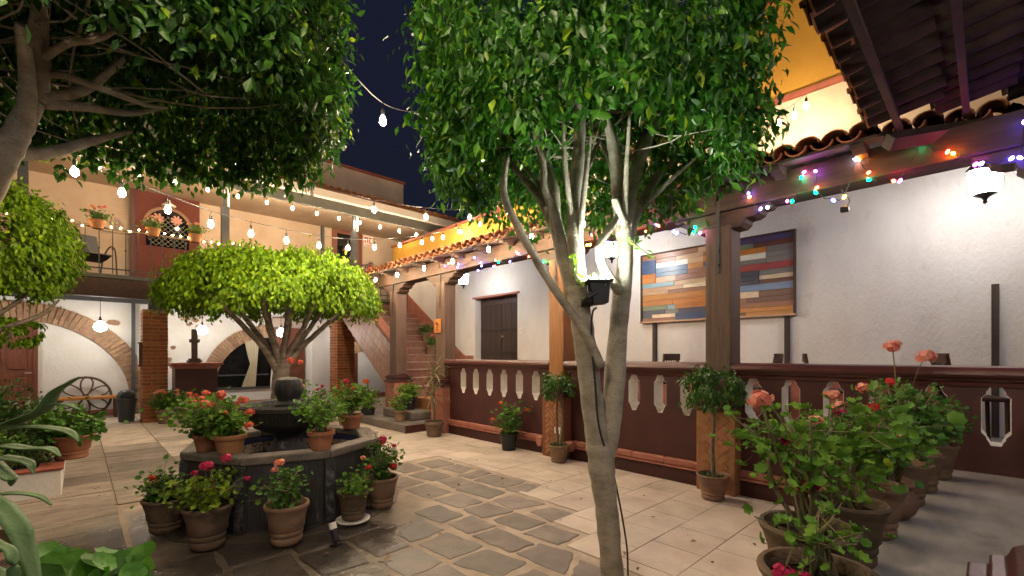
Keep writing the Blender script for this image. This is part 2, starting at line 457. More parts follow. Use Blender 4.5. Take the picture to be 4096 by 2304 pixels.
M['glass'] = mat('dark window glass', (.006, .007, .008), .06, .5)
M['door'] = mat('panelled door wood', (.17, .055, .028), .45, .4, col2=(.11, .035, .02), nscale=6, bump=.2, bscale=20, stretch=(5, 5, .6))
M['doord'] = mat('old dark door wood', (.060, .040, .034), .6, .35, col2=(.035, .025, .022), nscale=6, bump=.5, bscale=20, stretch=(6, 6, .5), var=.15)
M['metal'] = mat('bright metal', (.7, .68, .62), .3, .5, metal=1)
M['whiteplastic'] = mat('white plastic', (.75, .72, .66), .4, .4)
M['wire'] = mat('black cable', (.02, .02, .022), .5, .4)
M['curtain'] = mat('beige curtain', (.45, .38, .26), .9, .2)
M['benchwood'] = mat('varnished bench plank', (.50, .20, .035), .4, .45, col2=(.38, .14, .025), nscale=8, stretch=(.5, 6, 6))
M['wheel'] = mat('rusty cast iron wheel', (.10, .05, .035), .6, .4, bump=.3, bscale=60)
M['grey'] = mat('grey plastic', (.05, .055, .062), .45, .4)
M['skin'] = mat('skin', (.45, .24, .16), .5, .4)
M['hair'] = mat('black hair', (.012, .010, .009), .5, .4)
M['cloth'] = mat('dark jacket', (.02, .018, .018), .9, .2)

# ---------------------------------------------------------------- ground and paving
def unit_slab(name, mt, ch=.06):
    return MB().cbox(-.5, .5, -.5, .5, -1, 0, ch).mesh(name, mt)

def stone_mesh(poly, h, mt, inset=.012):
    """irregular paving stone: polygon with rounded-off top edge"""
    n = len(poly)
    cx = sum(p[0] for p in poly) / n; cy = sum(p[1] for p in poly) / n
    vs = [(x, y, -.02) for x, y in poly] + [(x, y, h - .007) for x, y in poly]
    vs += [(x + (cx - x) * inset / max(.05, math.hypot(cx - x, cy - y)), y + (cy - y) * inset / max(.05, math.hypot(cx - x, cy - y)), h) for x, y in poly]
    vs.append((cx, cy, h + .001))
    fs = []
    for i in range(n):
        j = (i + 1) % n
        fs += [(i, j, n + j, n + i), (n + i, n + j, 2 * n + j, 2 * n + i), (2 * n + i, 2 * n + j, 3 * n)]
    return MB().add(vs, fs).mesh('paving_stone', mt)

def rough_quad(q, jit, rng):
    """subdivide a quad's outline and nibble it"""
    out = []
    cc = sum((Vector(p) for p in q), Vector((0, 0))) / 4
    q = [tuple(Vector(p) + (Vector(p) - cc).normalized() * .018) for p in q]
    for i in range(4):
        a = Vector(q[i]); b = Vector(q[(i + 1) % 4])
        for t in (0.04, .28, .52, .76, .96):
            p = a.lerp(b, t)
            if t in (.04, .96):
                c = (Vector(q[0]) + Vector(q[1]) + Vector(q[2]) + Vector(q[3])) / 4
                p = p.lerp(c, .01)
            out.append((p.x + rng.uniform(-jit, jit), p.y + rng.uniform(-jit, jit)))
    return out

g = MB().add([(-60, -60, 0), (60, -60, 0), (60, 60, 0), (-60, 60, 0)], [(0, 1, 2, 3)])
ground = g.build('ground', M['bed'], kind='structure')
ground['label'] = 'sand coloured mortar bed of the courtyard'

path = MB().add([(.3, 1.3, .003), (3.72, 1.3, .003), (3.72, 5.6, .003), (.3, 5.6, .003)], [(0, 1, 2, 3)]).build('stone_path', M['bed'], kind='structure')
rng = random.Random(3)
Q = [[(3.27, 5.22), (3.59, 5.23), (3.59, 4.88), (3.25, 4.87)], [(3.34, 4.78), (3.61, 4.82), (3.61, 4.52), (3.36, 4.42)], [(3.3, 4.36), (3.64, 4.39), (3.62, 4.18), (3.31, 4.16)],
 [(3.29, 4.08), (3.6, 4.12), (3.67, 3.64), (3.33, 3.63)], [(3.32, 3.57), (3.63, 3.57), (3.63, 3.38), (3.34, 3.25)], [(2.86, 4.78), (3.19, 4.82), (3.21, 4.41), (2.93, 4.38)],
 [(2.98, 4.37), (3.23, 4.32), (3.22, 4.0), (2.94, 4.0)], [(2.92, 3.93), (3.24, 3.98), (3.23, 3.5), (2.97, 3.47)], [(2.97, 3.39), (3.22, 3.37), (3.28, 2.96), (2.94, 3.06)],
 [(3.01, 2.91), (3.23, 2.84), (3.24, 2.57), (2.96, 2.58)], [(2.57, 3.8), (2.87, 3.79), (2.87, 3.43), (2.59, 3.44)], [(2.6, 3.36), (2.87, 3.35), (2.9, 3.03), (2.59, 3.08)],
 [(2.62, 2.99), (2.88, 2.98), (2.91, 2.63), (2.63, 2.65)], [(2.61, 2.59), (2.87, 2.59), (2.89, 2.27), (2.64, 2.26)], [(2.29, 3.18), (2.54, 3.19), (2.53, 2.87), (2.27, 2.9)],
 [(2.27, 2.83), (2.52, 2.81), (2.51, 2.4), (2.29, 2.42)], [(2.3, 2.36), (2.56, 2.36), (2.6, 2.09), (2.31, 1.93)], [(1.88, 2.98), (2.16, 3.03), (2.21, 2.63), (1.9, 2.63)],
 [(1.88, 2.57), (2.2, 2.57), (2.25, 2.22), (1.96, 2.2)],
 # left of and behind the measured ones
 [(2.86, 5.30), (3.17, 5.32), (3.18, 4.92), (2.88, 4.9)], [(2.45, 5.25), (2.78, 5.28), (2.8, 4.85), (2.5, 4.82)], [(2.5, 4.74), (2.8, 4.76), (2.82, 4.42), (2.52, 4.38)], [(2.52, 4.30), (2.83, 4.32), (2.84, 3.9), (2.54, 3.88)],
 [(2.22, 3.62), (2.5, 3.65), (2.5, 3.27), (2.24, 3.25)], [(1.9, 2.12), (2.22, 2.1), (2.2, 1.72), (1.92, 1.7)], [(2.3, 1.86), (2.56, 1.98), (2.55, 1.6), (2.3, 1.58)],
 [(1.84, 3.42), (2.16, 3.46), (2.18, 3.1), (1.86, 3.07)]]
for x0, x1 in ((.36, .70), (.75, 1.10), (1.15, 1.48), (1.53, 1.83)):
    y = 1.5 + rng.uniform(0, .15)
    while y < 3.7:
        h = rng.uniform(.34, .46)
        Q.append([(x0, y + h), (x1, y + h + rng.uniform(-.03, .03)), (x1 - .01, y + rng.uniform(-.02, .02)), (x0 + .01, y)])
        y += h + .06
for q in Q:
    me = stone_mesh(rough_quad(q, .011, rng), rng.uniform(.007, .012), M['darkstone'])
    link('paving_stone', me, path)
# slabs on the left and behind the fountain
slabs = MB().add([(-2.2, 1.6, .002), (.33, 1.6, .002), (.33, 14.3, .002), (-2.2, 14.3, .002)], [(0, 1, 2, 3)]).build('slab_paving', M['bedl'], kind='structure')
back = MB().add([(.33, 5.62, .002), (4.3, 5.62, .002), (4.3, 14.3, .002), (.33, 14.3, .002)], [(0, 1, 2, 3)]).build('rear_paving', M['bedl'], kind='structure')
sl = unit_slab('slab', M['slab'], .004); slp = unit_slab('slab_pale', M['slabpale'], .004)
xs = [-2.0, -1.25, -.47, .27, .95, 1.6, 2.25]
for i in range(len(xs) - 1):
    x0, x1 = xs[i], xs[i + 1]
    y = 1.9 + rng.uniform(0, .3) if x0 < .2 else 5.75
    while y < 14.1:
        h = rng.uniform(.40, .62)
        pale = y > 9.3 or (x0 > .9 and y > 7.4) or (x0 > .2 and y > 8.6)
        if y + h > 14.25: h = 14.25 - y
        if h > .08:
            link('slab', slp if pale else sl, slabs if x0 < .2 else back, ((x0 + x1) / 2, y + h / 2, rng.uniform(.011, .016)), (rng.uniform(-.004, .004), rng.uniform(-.004, .004), rng.uniform(-.006, .006)), (x1 - x0 - .014, h - .014, .02))
        y += h
# pink paving along the arcade
tiles = MB().add([(2.3, .58, .001), (4.92, .58, .001), (4.92, 12, .001), (2.3, 12, .001)], [(0, 1, 2, 3)]).build('tile_paving', M['bedl'], kind='structure')
tm = unit_slab('paving_tile', M['pinktile'], .003)
def lim(y):
    return 2.28 if y > 5.45 else 3.70 if y > 3.2 else 3.32 if y > 2.55 else 2.96 if y > 2.2 else 2.66
k = 0
y = .6
while y < 12.0:
    h = .40
    x = 4.90
    off = .2 if k % 2 else 0
    first = True
    while True:
        w = .42 - (off if first else 0)
        first = False
        L_ = lim(y + h / 2)
        if x - w < L_: w = x - L_
        if w < .08: break
        link('paving_tile', tm, tiles, (x - w / 2, y + h / 2, rng.uniform(.0095, .0125)), (rng.uniform(-.003, .003), rng.uniform(-.003, .003), 0), (w - .007, h - .007, .02))
        x -= w
    y += h; k += 1
# raised platform of the near wing and floor of the arcade
MB().box(-1.5, 7.2, -4, .52, .0, .55).build('platform', M['concrete'], kind='structure')
arf = MB().box(5.08, 7.2, .52, 8.6, .0, .549).build('arcade_floor', M['claygrout'], kind='structure')
fm = MB().cbox(-.5, .5, -.5, .5, -1, 0, .004).mesh('floor_tile', M['clayfloor'])
for i in range(7):
    for j in range(26):
        link('floor_tile', fm, arf, (5.24 + i * .3, .68 + j * .3, .556), (0, 0, 0), (.285, .285, .01))

# ---------------------------------------------------------------- the arcade wing on the right
arc = empty('arcade_building', (7.2, 4, 0), label='white walled arcade with timber posts, beam and clay tile roof on the right', cat='building')
def AP(mb, name, mt, **k):          # part of the arcade, given in world coordinates
    o = mb.build(name, mt, arc, **k)
    o.location = (-7.2, -4, 0)
    return o
w = MB()
w.box(7.2, 7.6, -3.5, 7.37, 0, 3.75)
w.box(7.2, 7.6, 8.89, 13.2, 0, 3.85)
w.box(7.2, 7.6, 7.37, 8.89, 2.87, 3.85)
w.box(7.45, 7.6, 7.37, 8.89, 0, 2.87)
AP(w, 'wall', M['plaster'])
AP(MB().box(7.202, 7.6, -3.5, 5.6, 3.75, 5.0), 'upper_wall', M['cream'])
AP(MB().box(7.197, 7.6, 8.02, 13.0, 3.86, 4.82), 'yellow_wall', M['yellow'])
AP(MB().box(7.194, 7.6, 5.6, 8.02, 3.9, 5.0), 'yellow_wall', M['yellow'])
AP(MB().box(7.16, 7.64, 8.06, 13.04, 4.82, 4.88), 'coping', M['terracap'])
AP(MB().box(7.15, 7.64, 7.96, 8.04, 4.6, 5.06), 'coping', M['terracap'])
AP(MB().box(7.15, 7.64, -3.5, 7.95, 5.003, 5.07), 'coping', M['terracap'])
AP(MB().box(7.22, 7.6, -3.5, 6.0, 5.07, 6.5), 'yellow_wall', M['yellow'])
AP(MB().box(7.18, 7.64, -3.5, 6.04, 6.5, 6.56), 'coping', M['terracap'])
# low clay band at the foot of the wall
AP(MB().box(7.17, 7.199, .4, 7.2, .55, 1.18), 'dado', M['dado'])
AP(MB().box(7.17, 7.199, 8.95, 9.55, .55, 1.42), 'dado', M['dado'])

# old double door set deep in the wall
door = MB().box(7.41, 7.45, 7.38, 8.88, .5, 2.86)
d = AP(door, 'double_door', M['doord'])
pm = MB().cbox(-.5, .5, -.5, .5, -.5, .5, .04).mesh('plank', M['doord'])
for i in range(8):
    link('plank', pm, d, (7.395, 7.385 + .187 * (i + .5), 1.68), (0, 0, 0), (.03, .180, 2.34))
for z in (.95, 1.5, 2.05, 2.72):
    link('cross_rail', pm, d, (7.372, 8.13, z), (0, 0, 0), (.02, 1.46, .05 if z < 2.5 else .12))
    if z < 2.5:
        st = MB()
        for i in range(22): st.ball((7.36, 7.45 + i * .065, z + .0), .011, 5, 3)
        st.build('stud_row', M['iron'], d, kind='stuff')
link('door_stile', pm, d, (7.375, 8.13, 1.68), (0, 0, 0), (.03, .05, 2.34))
MB().box(7.35, 7.36, 7.98, 8.09, 1.86, 1.90).build('latch_plate', M['metal'], d)
MB().box(7.345, 7.35, 8.05, 8.08, 1.83, 1.93).build('latch', M['metal'], d)
AP(MB().box(7.17, 7.46, 7.30, 8.96, 2.83, 2.875), 'lintel_edge', M['dado'])

# posts on clay-tile pedestals
CAPM = M['maroon']
def herring(parent, x, y0, y1, z0, z1, W_=.051, gap=.009, mesh=None):
    """little clay tiles in herringbone on the front face of a pedestal"""
    cy, cz = (y0 + y1) / 2, (z0 + z1) / 2
    q = math.sqrt(.5)
    for i in range(-16, 17):
        for j in range(-16, 17):
            d_ = (i - j) % 4
            if d_ == 0: c = (i + 1, j + .5); hor = True
            elif d_ == 3: c = (i + .5, j + 1); hor = False
            else: continue
            hl, hw = (1, .5) if hor else (.5, 1)
            ok = True
            for sx in (-1, 1):
                for sy in (-1, 1):
                    a_ = (c[0] + sx * hl) * W_; b_ = (c[1] + sy * hw) * W_
                    Y_, Z_ = cy + (a_ - b_) * q, cz + (a_ + b_) * q
                    if not (y0 - .012 < Y_ < y1 + .012 and z0 - .012 < Z_ < z1 + .012): ok = False
            if not ok: continue
            a_, b_ = c[0] * W_, c[1] * W_
            link('tile', mesh or HT, parent, (x + random.uniform(-.002, .002), cy + (a_ - b_) * q, cz + (a_ + b_) * q), (R(45), 0, 0), (.014, (2 * hl * W_ - gap), (2 * hw * W_ - gap)))
HT = MB().cbox(-.5, .5, -.5, .5, -.5, .5, .05).mesh('tile', M['clayfloor'])

M['mottle'] = mat('mottled orange stone', (.34, .155, .065), .65, .35, col2=(.22, .095, .042), nscale=9, nlo=.35, nhi=.7, grain=(28, (.13, .06, .03), .62, .75), bump=.4, bscale=45, var=.06)
HTM = HT.copy(); HTM.materials[0] = M['mottle']
POSTS = [(8.80, M['woodv']), (7.05, M['woodv']), (4.21, M['woodo']), (1.97, M['woodv']), (-.40, M['woodv'])]
for yc, pmt in POSTS:
    ped = AP(MB().box(4.80, 5.22, yc - .20, yc + .20, 0, .86), 'pedestal', M['mottle'] if 1.9 < yc < 2.1 else M['claygrout'] if yc < 6 else M['dado'], bevel=.012)
    if yc < 6:
        if yc > 1.9 and yc < 2.1: herring(ped, 4.80, yc - .21, yc + .21, 0.01, .86, .068, .004, HTM)
        else: herring(ped, 4.798, yc - .20, yc + .20, 0.02, .85)
    cap = MB()
    cap.box(4.78, 5.24, yc - .22, yc + .22, .86, .90).box(4.81, 5.21, yc - .19, yc + .19, .90, .95).box(4.79, 5.23, yc - .21, yc + .21, .95, .99).box(4.84, 5.16, yc - .165, yc + .165, .99, 1.02)
    cap.build('pedestal_cap', CAPM, ped, bevel=.008)
    post = AP(MB().box(4.87, 5.13, yc - .135, yc + .135, 1.02, 2.80), 'post', pmt, bevel=.014)
    # carved bracket
    prof = []
    for s_ in (1, -1):
        half = [(.15, 2.75), (.22, 2.755), (.26, 2.79), (.27, 2.83), (.34, 2.835), (.39, 2.86), (.41, 2.90), (.47, 2.905), (.50, 2.94)]
        prof += [(yc + s_ * a, z) for a, z in (half if s_ > 0 else half[::-1])]
    AP(MB().extr(prof, 'x', 4.885, 5.115), 'bracket', M['wood'], bevel=.01)
    st = MB().box(4.862, 4.869, yc - .02, yc + .02, 2.30, 3.06).box(4.850, 4.862, yc - .012, yc + .012, 2.38, 2.40).box(4.850, 4.862, yc - .012, yc + .012, 2.52, 2.54)
    st.build('strap', M['iron'], post)
for ya, yb in ((-3.0, 1.97), (1.97, 7.05), (7.05, 9.6)):
    AP(MB().box(4.86, 5.14, ya + .004, yb - .004, 2.943, 3.20), 'beam', M['wood'], bevel=.014)
# roof: deck, rafters with carved tails, clay tiles
SL = .19          # rise per metre
def rz_(x): return 3.18 + (x - 4.6) * SL
dk = MB()
dk.add([(4.60, .62, rz_(4.60)), (4.60, 9.9, rz_(4.60)), (7.2, 9.9, rz_(7.2)), (7.2, -2.1, rz_(7.2)), (4.60, .62, rz_(4.60) + .025), (4.60, 9.9, rz_(4.60) + .025), (7.2, 9.9, rz_(7.2) + .025), (7.2, -2.1, rz_(7.2) + .025)],
       [(0, 1, 2, 3), (7, 6, 5, 4), (0, 4, 5, 1), (1, 5, 6, 2), (2, 6, 7, 3), (3, 7, 4, 0)])
roof = AP(dk, 'roof', M['rafter'])
rp = [(4.62, rz_(4.62) - .005), (7.19, rz_(7.19) - .005), (7.19, rz_(7.19) - .125), (4.92, rz_(4.92) - .125), (4.84, rz_(4.84) - .11), (4.80, rz_(4.80) - .075), (4.74, rz_(4.74) - .085), (4.69, rz_(4.69) - .045), (4.63, rz_(4.63) - .05)]
rme = MB().extr(rp, 'y', -.045, .045).mesh('rafter', M['rafter'])
y = .75
while y < 9.8:
    link('rafter', rme, roof, (0, y, 0)); y += .62
def barrel(name, r0, r1, L_, mt, up=True, n=7, th=.014):
    vs = []; fs = []
    for (t, r) in ((0, r0), (L_, r1)):
        for o_ in (0, th):
            for k in range(n + 1):
                a = math.pi * k / n
                vs.append((t, (r - o_) * math.cos(a), (r - o_) * math.sin(a) * (.75 if up else -.75)))
    m_ = n + 1
    for k in range(n):
        fs += [(k, k + 1, 2 * m_ + k + 1, 2 * m_ + k), (m_ + k, 3 * m_ + k, 3 * m_ + k + 1, m_ + k + 1), (k, m_ + k, m_ + k + 1, k + 1), (2 * m_ + k, 2 * m_ + k + 1, 3 * m_ + k + 1, 3 * m_ + k)]
    return MB().add(vs, fs).mesh(name, mt, smooth=50)
TC = barrel('roof_tile', .095, .08, .43, M['tile'])
TP = barrel('pan_tile', .085, .098, .43, M['tile'], up=False)
ang = -math.atan(SL)
rng = random.Random(5)
for row in range(3):
    x = 4.54 + row * .36
    y = .70 - (row * .36 if row else 0)
    while y < 9.9:
        j = rng.uniform(-.012, .012)
        link('roof_tile', TC, roof, (x + j, y, rz_(x) + .075 + row * .012), (0, ang + .03, rng.uniform(-.02, .02)))
        link('pan_tile', TP, roof, (x + .02 + j, y + .095, rz_(x) + .085 + row * .012), (0, ang + .03, rng.uniform(-.02, .02)))
        y += .19
# the rest of the slope, seen from nowhere near: one corrugated field
vs = []; fs = []
ny = 240
for i, x in enumerate((5.5, 7.2)):
    for k in range(ny):
        yy = -1.0 + k * 10.9 / (ny - 1)
        vs.append((x, yy, rz_(x) + .10 + .05 * math.sin(2 * math.pi * yy / .19)))
for k in range(ny - 1): fs.append((k, k + 1, ny + k + 1, ny + k))
o = MB().add(vs, fs).build('tile_field', M['tile'], roof, smooth=True, kind='stuff')

# near wing: eave of its tile roof crossing overhead, seen from below
wing = empty('near_roof', (2, .62, 3.25), label='dark clay tile roof seen from below in the upper right corner', cat='roof')
SLW = .24
def wz(y): return 3.20 + (.62 - y) * SLW
def WP(mb, name, mt, **k):
    o = mb.build(name, mt, wing, **k); o.location = (-2, -.62, -3.25); return o
rng = random.Random(8)
TCW = TC.copy(); TCW.materials[0] = M['tileshade']; TPW = TP.copy(); TPW.materials[0] = M['tileshade']
TCE = barrel('eave_tile', .097, .094, .11, M['tile']); TPE = barrel('eave_pan', .087, .09, .11, M['tile'], up=False)  # short ends in plain clay colour, the rows behind darkened for shade
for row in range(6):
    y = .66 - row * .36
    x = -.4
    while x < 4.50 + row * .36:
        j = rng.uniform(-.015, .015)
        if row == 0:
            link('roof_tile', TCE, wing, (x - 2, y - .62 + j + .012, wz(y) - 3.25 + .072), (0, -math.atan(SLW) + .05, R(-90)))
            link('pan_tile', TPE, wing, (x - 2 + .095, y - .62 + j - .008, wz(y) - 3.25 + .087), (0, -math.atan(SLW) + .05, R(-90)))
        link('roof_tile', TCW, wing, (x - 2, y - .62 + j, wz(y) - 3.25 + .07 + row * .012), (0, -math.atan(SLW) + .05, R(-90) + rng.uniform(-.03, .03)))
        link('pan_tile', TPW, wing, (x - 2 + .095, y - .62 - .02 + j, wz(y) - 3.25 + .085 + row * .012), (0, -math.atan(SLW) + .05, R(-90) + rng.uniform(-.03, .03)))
        x += .19
bt = MB()
for yy in (.48, .12, -.24, -.6, -.96, -1.32):
    bt.box(-.5, 4.5 + (.6 - yy), yy - .02, yy + .02, wz(yy) - .045, wz(yy) - .01)
WP(bt, 'batten', M['rafter'])
for xx in (.4, 1.2, 2.0):
    poly = [(.52, wz(.52) - .05), (-1.9, wz(-1.9) - .05), (-1.9, wz(-1.9) - .17), (.2, wz(.2) - .17), (.36, wz(.36) - .14), (.5, wz(.5) - .10)]
    WP(MB().extr(poly, 'x', xx - .045, xx + .045), 'rafter', M['rafter'])
va = MB().tube([(4.62, .55, 3.12), (7.15, -2.0, 3.68)], .07, 4)
WP(va, 'valley_rafter', M['rafter'])

# ---------------------------------------------------------------- balustrade with white openings
bal = empty('balustrade', (5, 4, 0), label='maroon balustrade with a moulded rail and white lined openings', cat='balustrade')
def BP(mb, name, mt, **k):
    o = mb.build(name, mt, bal, **k); o.location = (-5, -4, 0); return o
OPEN = [6.795, 6.44, 6.09, 5.73, 5.38, 5.025, 4.675, 4.05 - .01, 3.69, 3.35, 3.015, 2.67, 2.345, 1.65, 1.315, .975, .64, .305, -.035]
HOLE = [(-.028, 0), (.028, 0), (.04, .03), (.05, .045), (.052, .062), (.078, .095), (.078, .355), (.052, .388), (.05, .405), (.04, .42), (.028, .45), (-.028, .45), (-.04, .42), (-.05, .405), (-.052, .388), (-.078, .355), (-.078, .095), (-.052, .062), (-.05, .045), (-.04, .03)]
def panel(ya, yb, z0, z1, x0, x1):
    holes = [[(yc + a, .765 + b) for a, b in HOLE] for yc in OPEN if ya < yc - .07 and yc + .07 < yb]
    outer = [(ya, z0), (yb, z0), (yb, z1), (ya, z1)]
    polys = [[Vector((0, a, b)) for a, b in outer]] + [[Vector((0, a, b)) for a, b in h] for h in holes]
    flat = [q for p in polys for q in p]
    tri = tessellate_polygon(polys)
    n = len(flat)
    vs = [(x0, q.y, q.z) for q in flat] + [(x1, q.y, q.z) for q in flat]
    fs = [tuple(t) for t in tri] + [tuple(i + n for i in t) for t in tri]
    fs += [(0, 1, n + 1, n), (1, 2, n + 2, n + 1), (2, 3, n + 3, n + 2), (3, 0, n, n + 3)]
    BP(MB().add(vs, fs), 'panel', M['maroon'])
    for h in holes:
        m_ = len(h)
        cy = sum(p[0] for p in h) / m_; cz = sum(p[1] for p in h) / m_
        inn = [(cy + (a - cy) * .97, cz + (b - cz) * .985) for a, b in h]
        vs = [(x0 + .001, *p) for p in h] + [(x1 + .003, *p) for p in h] + [(x0 + .001, *p) for p in inn] + [(x1 + .003, *p) for p in inn]
        fs = []
        for i in range(m_):
            j = (i + 1) % m_
            fs += [(2 * m_ + i, 2 * m_ + j, 3 * m_ + j, 3 * m_ + i), (i, j, 2 * m_ + j, 2 * m_ + i), (m_ + i, m_ + j, 3 * m_ + j, 3 * m_ + i)]
        BP(MB().add(vs, fs), 'opening_lining', M['openwhite'])
ends = [(7.05, 4.21), (4.21, 1.97), (1.97, -.40)]
RAIL = [(4.98, 1.20), (4.935, 1.205), (4.93, 1.235), (4.905, 1.25), (4.90, 1.27), (4.875, 1.275), (4.862, 1.295), (4.866, 1.33), (4.885, 1.352), (4.92, 1.36), (5.20, 1.36), (5.235, 1.34), (5.235, 1.29), (5.19, 1.26), (5.18, 1.2)]
for a, b in ends:
    ya, yb = b + .205, a - .205
    panel(ya, yb, .24, 1.203, 4.95, 5.16)
    BP(MB().box(4.93, 5.16, ya, yb, 0, .155), 'plinth', M['maroon'])
    # clay strip moulding laid in lengths
    yy = ya
    while yy < yb - .02:
        y2 = min(yy + .42, yb)
        BP(MB().cbox(4.895, 5.15, yy + .003, y2 - .003, .19, .265, .012), 'strip_tile', M['dado'])
        yy = y2
    BP(MB().extr([(4.955, .157), (4.915, .157), (4.88, .172), (4.88, .187), (4.955, .187)], 'y', ya, yb), 'moulding', M['dado'])
    ra, rb = b + .136, a - .136
    BP(MB().extr([(p[0], p[1]) for p in RAIL], 'y', ra, rb), 'rail', M['maroongloss'], smooth=35)
# scroll at the foot of the middle pedestal
for yc in (4.21,):
    for s_ in (-1, 1):
        pr = [(yc + s_ * q[0], q[1]) for q in [(.21, .265), (.33, .265), (.33, .19), (.31, .14), (.27, .115), (.23, .13), (.215, .16)]]
        BP(MB().extr(pr, 'x', 4.80, 4.9), 'scroll', M['dado'], bevel=.015)

# ---------------------------------------------------------------- staircase behind the first post
stair = empty('staircase', (6.2, 8.6, 0), label='clay tiled staircase climbing beside the white wall at the end of the arcade', cat='staircase')
def SP(mb, name, mt, **k):
    o = mb.build(name, mt, stair, **k); o.location = (-6.2, -8.6, 0); return o
for i in range(14):
    y0 = 8.75 + i * .275; z0 = .55 + i * .175
    s1 = SP(MB().box(5.32, 7.2, y0, y0 + (.56 if i < 13 else 1.2), max(0, z0 - .2), z0 + .172), 'step', M['tread'])
    MB().box(5.32, 7.2, y0 - .022, y0 + .27, z0 + .172, z0 + .198).build('tread', M['nosing'], s1, bevel=.006)
# stringer wall faced with tiles laid on the slope
st = [(8.95, .55), (8.95, 1.46), (12.38, 3.69), (12.38, 2.69), (10.0, 1.02), (9.62, .75), (9.45, .55)]
SP(MB().extr(st, 'x', 5.13, 5.30), 'side_wall', M['strtile'])
hr = [(8.95, 1.463), (8.95, 1.56), (12.38, 3.79), (12.38, 3.693)]
SP(MB().extr(hr, 'x', 5.09, 5.34), 'coping', M['dado'], bevel=.02)
sa = math.atan(.65)
stm = MB().cbox(-.5, .5, -.5, .5, -.5, .5, .03).mesh('side_tile', M['strtile'])
for i in range(26):
    for j in range(5):
        s_ = .1 + i * .20; n_ = -.13 - j * .20
        cy = 8.95 + s_ * math.cos(sa) - n_ * math.sin(sa); cz = 1.46 + s_ * math.sin(sa) + n_ * math.cos(sa)
        top = 1.46 + (cy - 8.95) * .65; bot = 1.02 + (cy - 10.0) * .70 if cy > 9.62 else .75
        if cz > top - .11 or cz < bot + .125 or cy > 12.3 or cy < 9.05: continue
        link('side_tile', stm, stair, (5.125 - 6.2, cy - 8.6, cz), (sa, 0, 0), (.014, .192, .192))
# sloping red dado on the wall side
dd = [(8.95, .56), (9.5, 1.42), (12.6, 3.75), (12.6, 2.8), (9.0, .56)]
SP(MB().extr([(8.75, .56), (8.75, 1.25), (9.35, 1.45), (12.9, 3.80), (12.9, 2.9)], 'x', 7.165, 7.198), 'dado', M['dado'])
# L-shaped dark stone steps at the foot
for i, (x0, y0, z0, z1) in enumerate(((4.30, 7.32, 0, .17), (4.62, 7.62, .17, .34))):
    SP(MB().cbox(x0, 5.3 if i == 0 else 7.2, y0, 9.6 if i == 0 else 8.75, z0, z1, .02), 'stone_step', M['darkstone'])
SP(MB().box(5.30, 7.2, 8.0, 8.75, .34, .548), 'landing', M['darkstone'])
SP(MB().box(4.295, 5.0, 7.30, 7.318, 0, .15), 'step_face', M['maroon'])

# ---------------------------------------------------------------- two-storey gallery building at the rear
gal = empty('gallery_building', (3, 14.3, 0), label='two storey gallery building with a balcony and brick arches at the rear', cat='building')
def GP(mb, name, mt, **k):
    o = mb.build(name, mt, gal, **k); o.location = (-3, -14.3, 0); return o
GP(MB().box(-7, 9.6, 14.3, 14.7, 0, 3.0), 'ground_floor_wall', M['rearwhite'])
GP(MB().box(-7, 8.33, 14.3, 14.7, 3.0, 5.9), 'upper_wall', M['cream'])
GP(MB().box(-7, 8.33, 14.304, 14.7, 5.9, 7.45), 'parapet_wall', M['greywall'])
GP(MB().box(-7, 8.38, 14.24, 14.75, 7.45, 7.53), 'coping', M['terracap'])
GP(MB().box(-7, 9.4, 14.285, 14.299, 0, .16), 'skirting', M['dado'])
GP(MB().box(4.98, 5.62, 13.75, 14.3, 0, 2.6), 'pier', M['rearwhite'])
# brick arches laid stone by stone
bm_ = MB().cbox(-.5, .5, -.5, .5, -.5, .5, .06).mesh('arch_brick', M['archbrick'])
def arch(cx, cz, r0, r1, a0, a1, n):
    back = MB()
    vs = []; fs = []
    m_ = 40
    for i in range(m_ + 1):
        t = a0 + (a1 - a0) * i / m_
        for r in (r0, r1):
            for yy in (14.26, 14.31):
                vs.append((cx + r * math.cos(t), yy, cz + r * math.sin(t)))
    for i in range(m_):
        a = i * 4; b = a + 4
        fs += [(a, b, b + 2, a + 2), (a, a + 1, b + 1, b), (a + 2, b + 2, b + 3, a + 3)]
    ob = GP(back.add(vs, fs), 'arch', M['archmortar'])
    for i in range(n):
        t = a0 + (a1 - a0) * (i + .5) / n
        w_ = abs(a1 - a0) / n * (r0 + r1) / 2 * .84
        parts = [(r0, r0 + (r1 - r0) * .52), (r0 + (r1 - r0) * .56, r1)] if i % 2 else [(r0, r0 + (r1 - r0) * .3), (r0 + (r1 - r0) * .34, r1)]
        for ra, rb in parts:
            r = (ra + rb) / 2
            link('arch_brick', bm_, ob, (cx + r * math.cos(t), 14.255, cz + r * math.sin(t)), (0, -t, 0), (rb - ra, .05, w_))
arch(-.9, .38, 1.80, 2.19, R(-12), R(150), 58)
arch(4.0, .6, 1.34, 1.68, R(176), R(92), 28)
arch(6.9, .5, 1.05, 1.40, R(178), R(70), 30)
# a few dark field stones left showing in the plaster
sm = MB()
rng = random.Random(4)
for (x, z, a, b) in ((.62, 2.2, .14, .08), (2.02, 2.36, .09, .06), (2.22, 2.34, .08, .07), (2.08, 2.22, .07, .04), (2.27, 2.18, .07, .05), (1.75, 1.62, .07, .05), (1.66, 1.32, .08, .07)):
    st_ = MB()
    pl = [(x + a * math.cos(t) * rng.uniform(.75, 1.1), z + b * math.sin(t) * rng.uniform(.75, 1.1)) for t in [i * math.pi / 4 for i in range(8)]]
    GP(st_.extr(pl, 'y', 14.285, 14.302), 'field_stone', M['archbrick'])
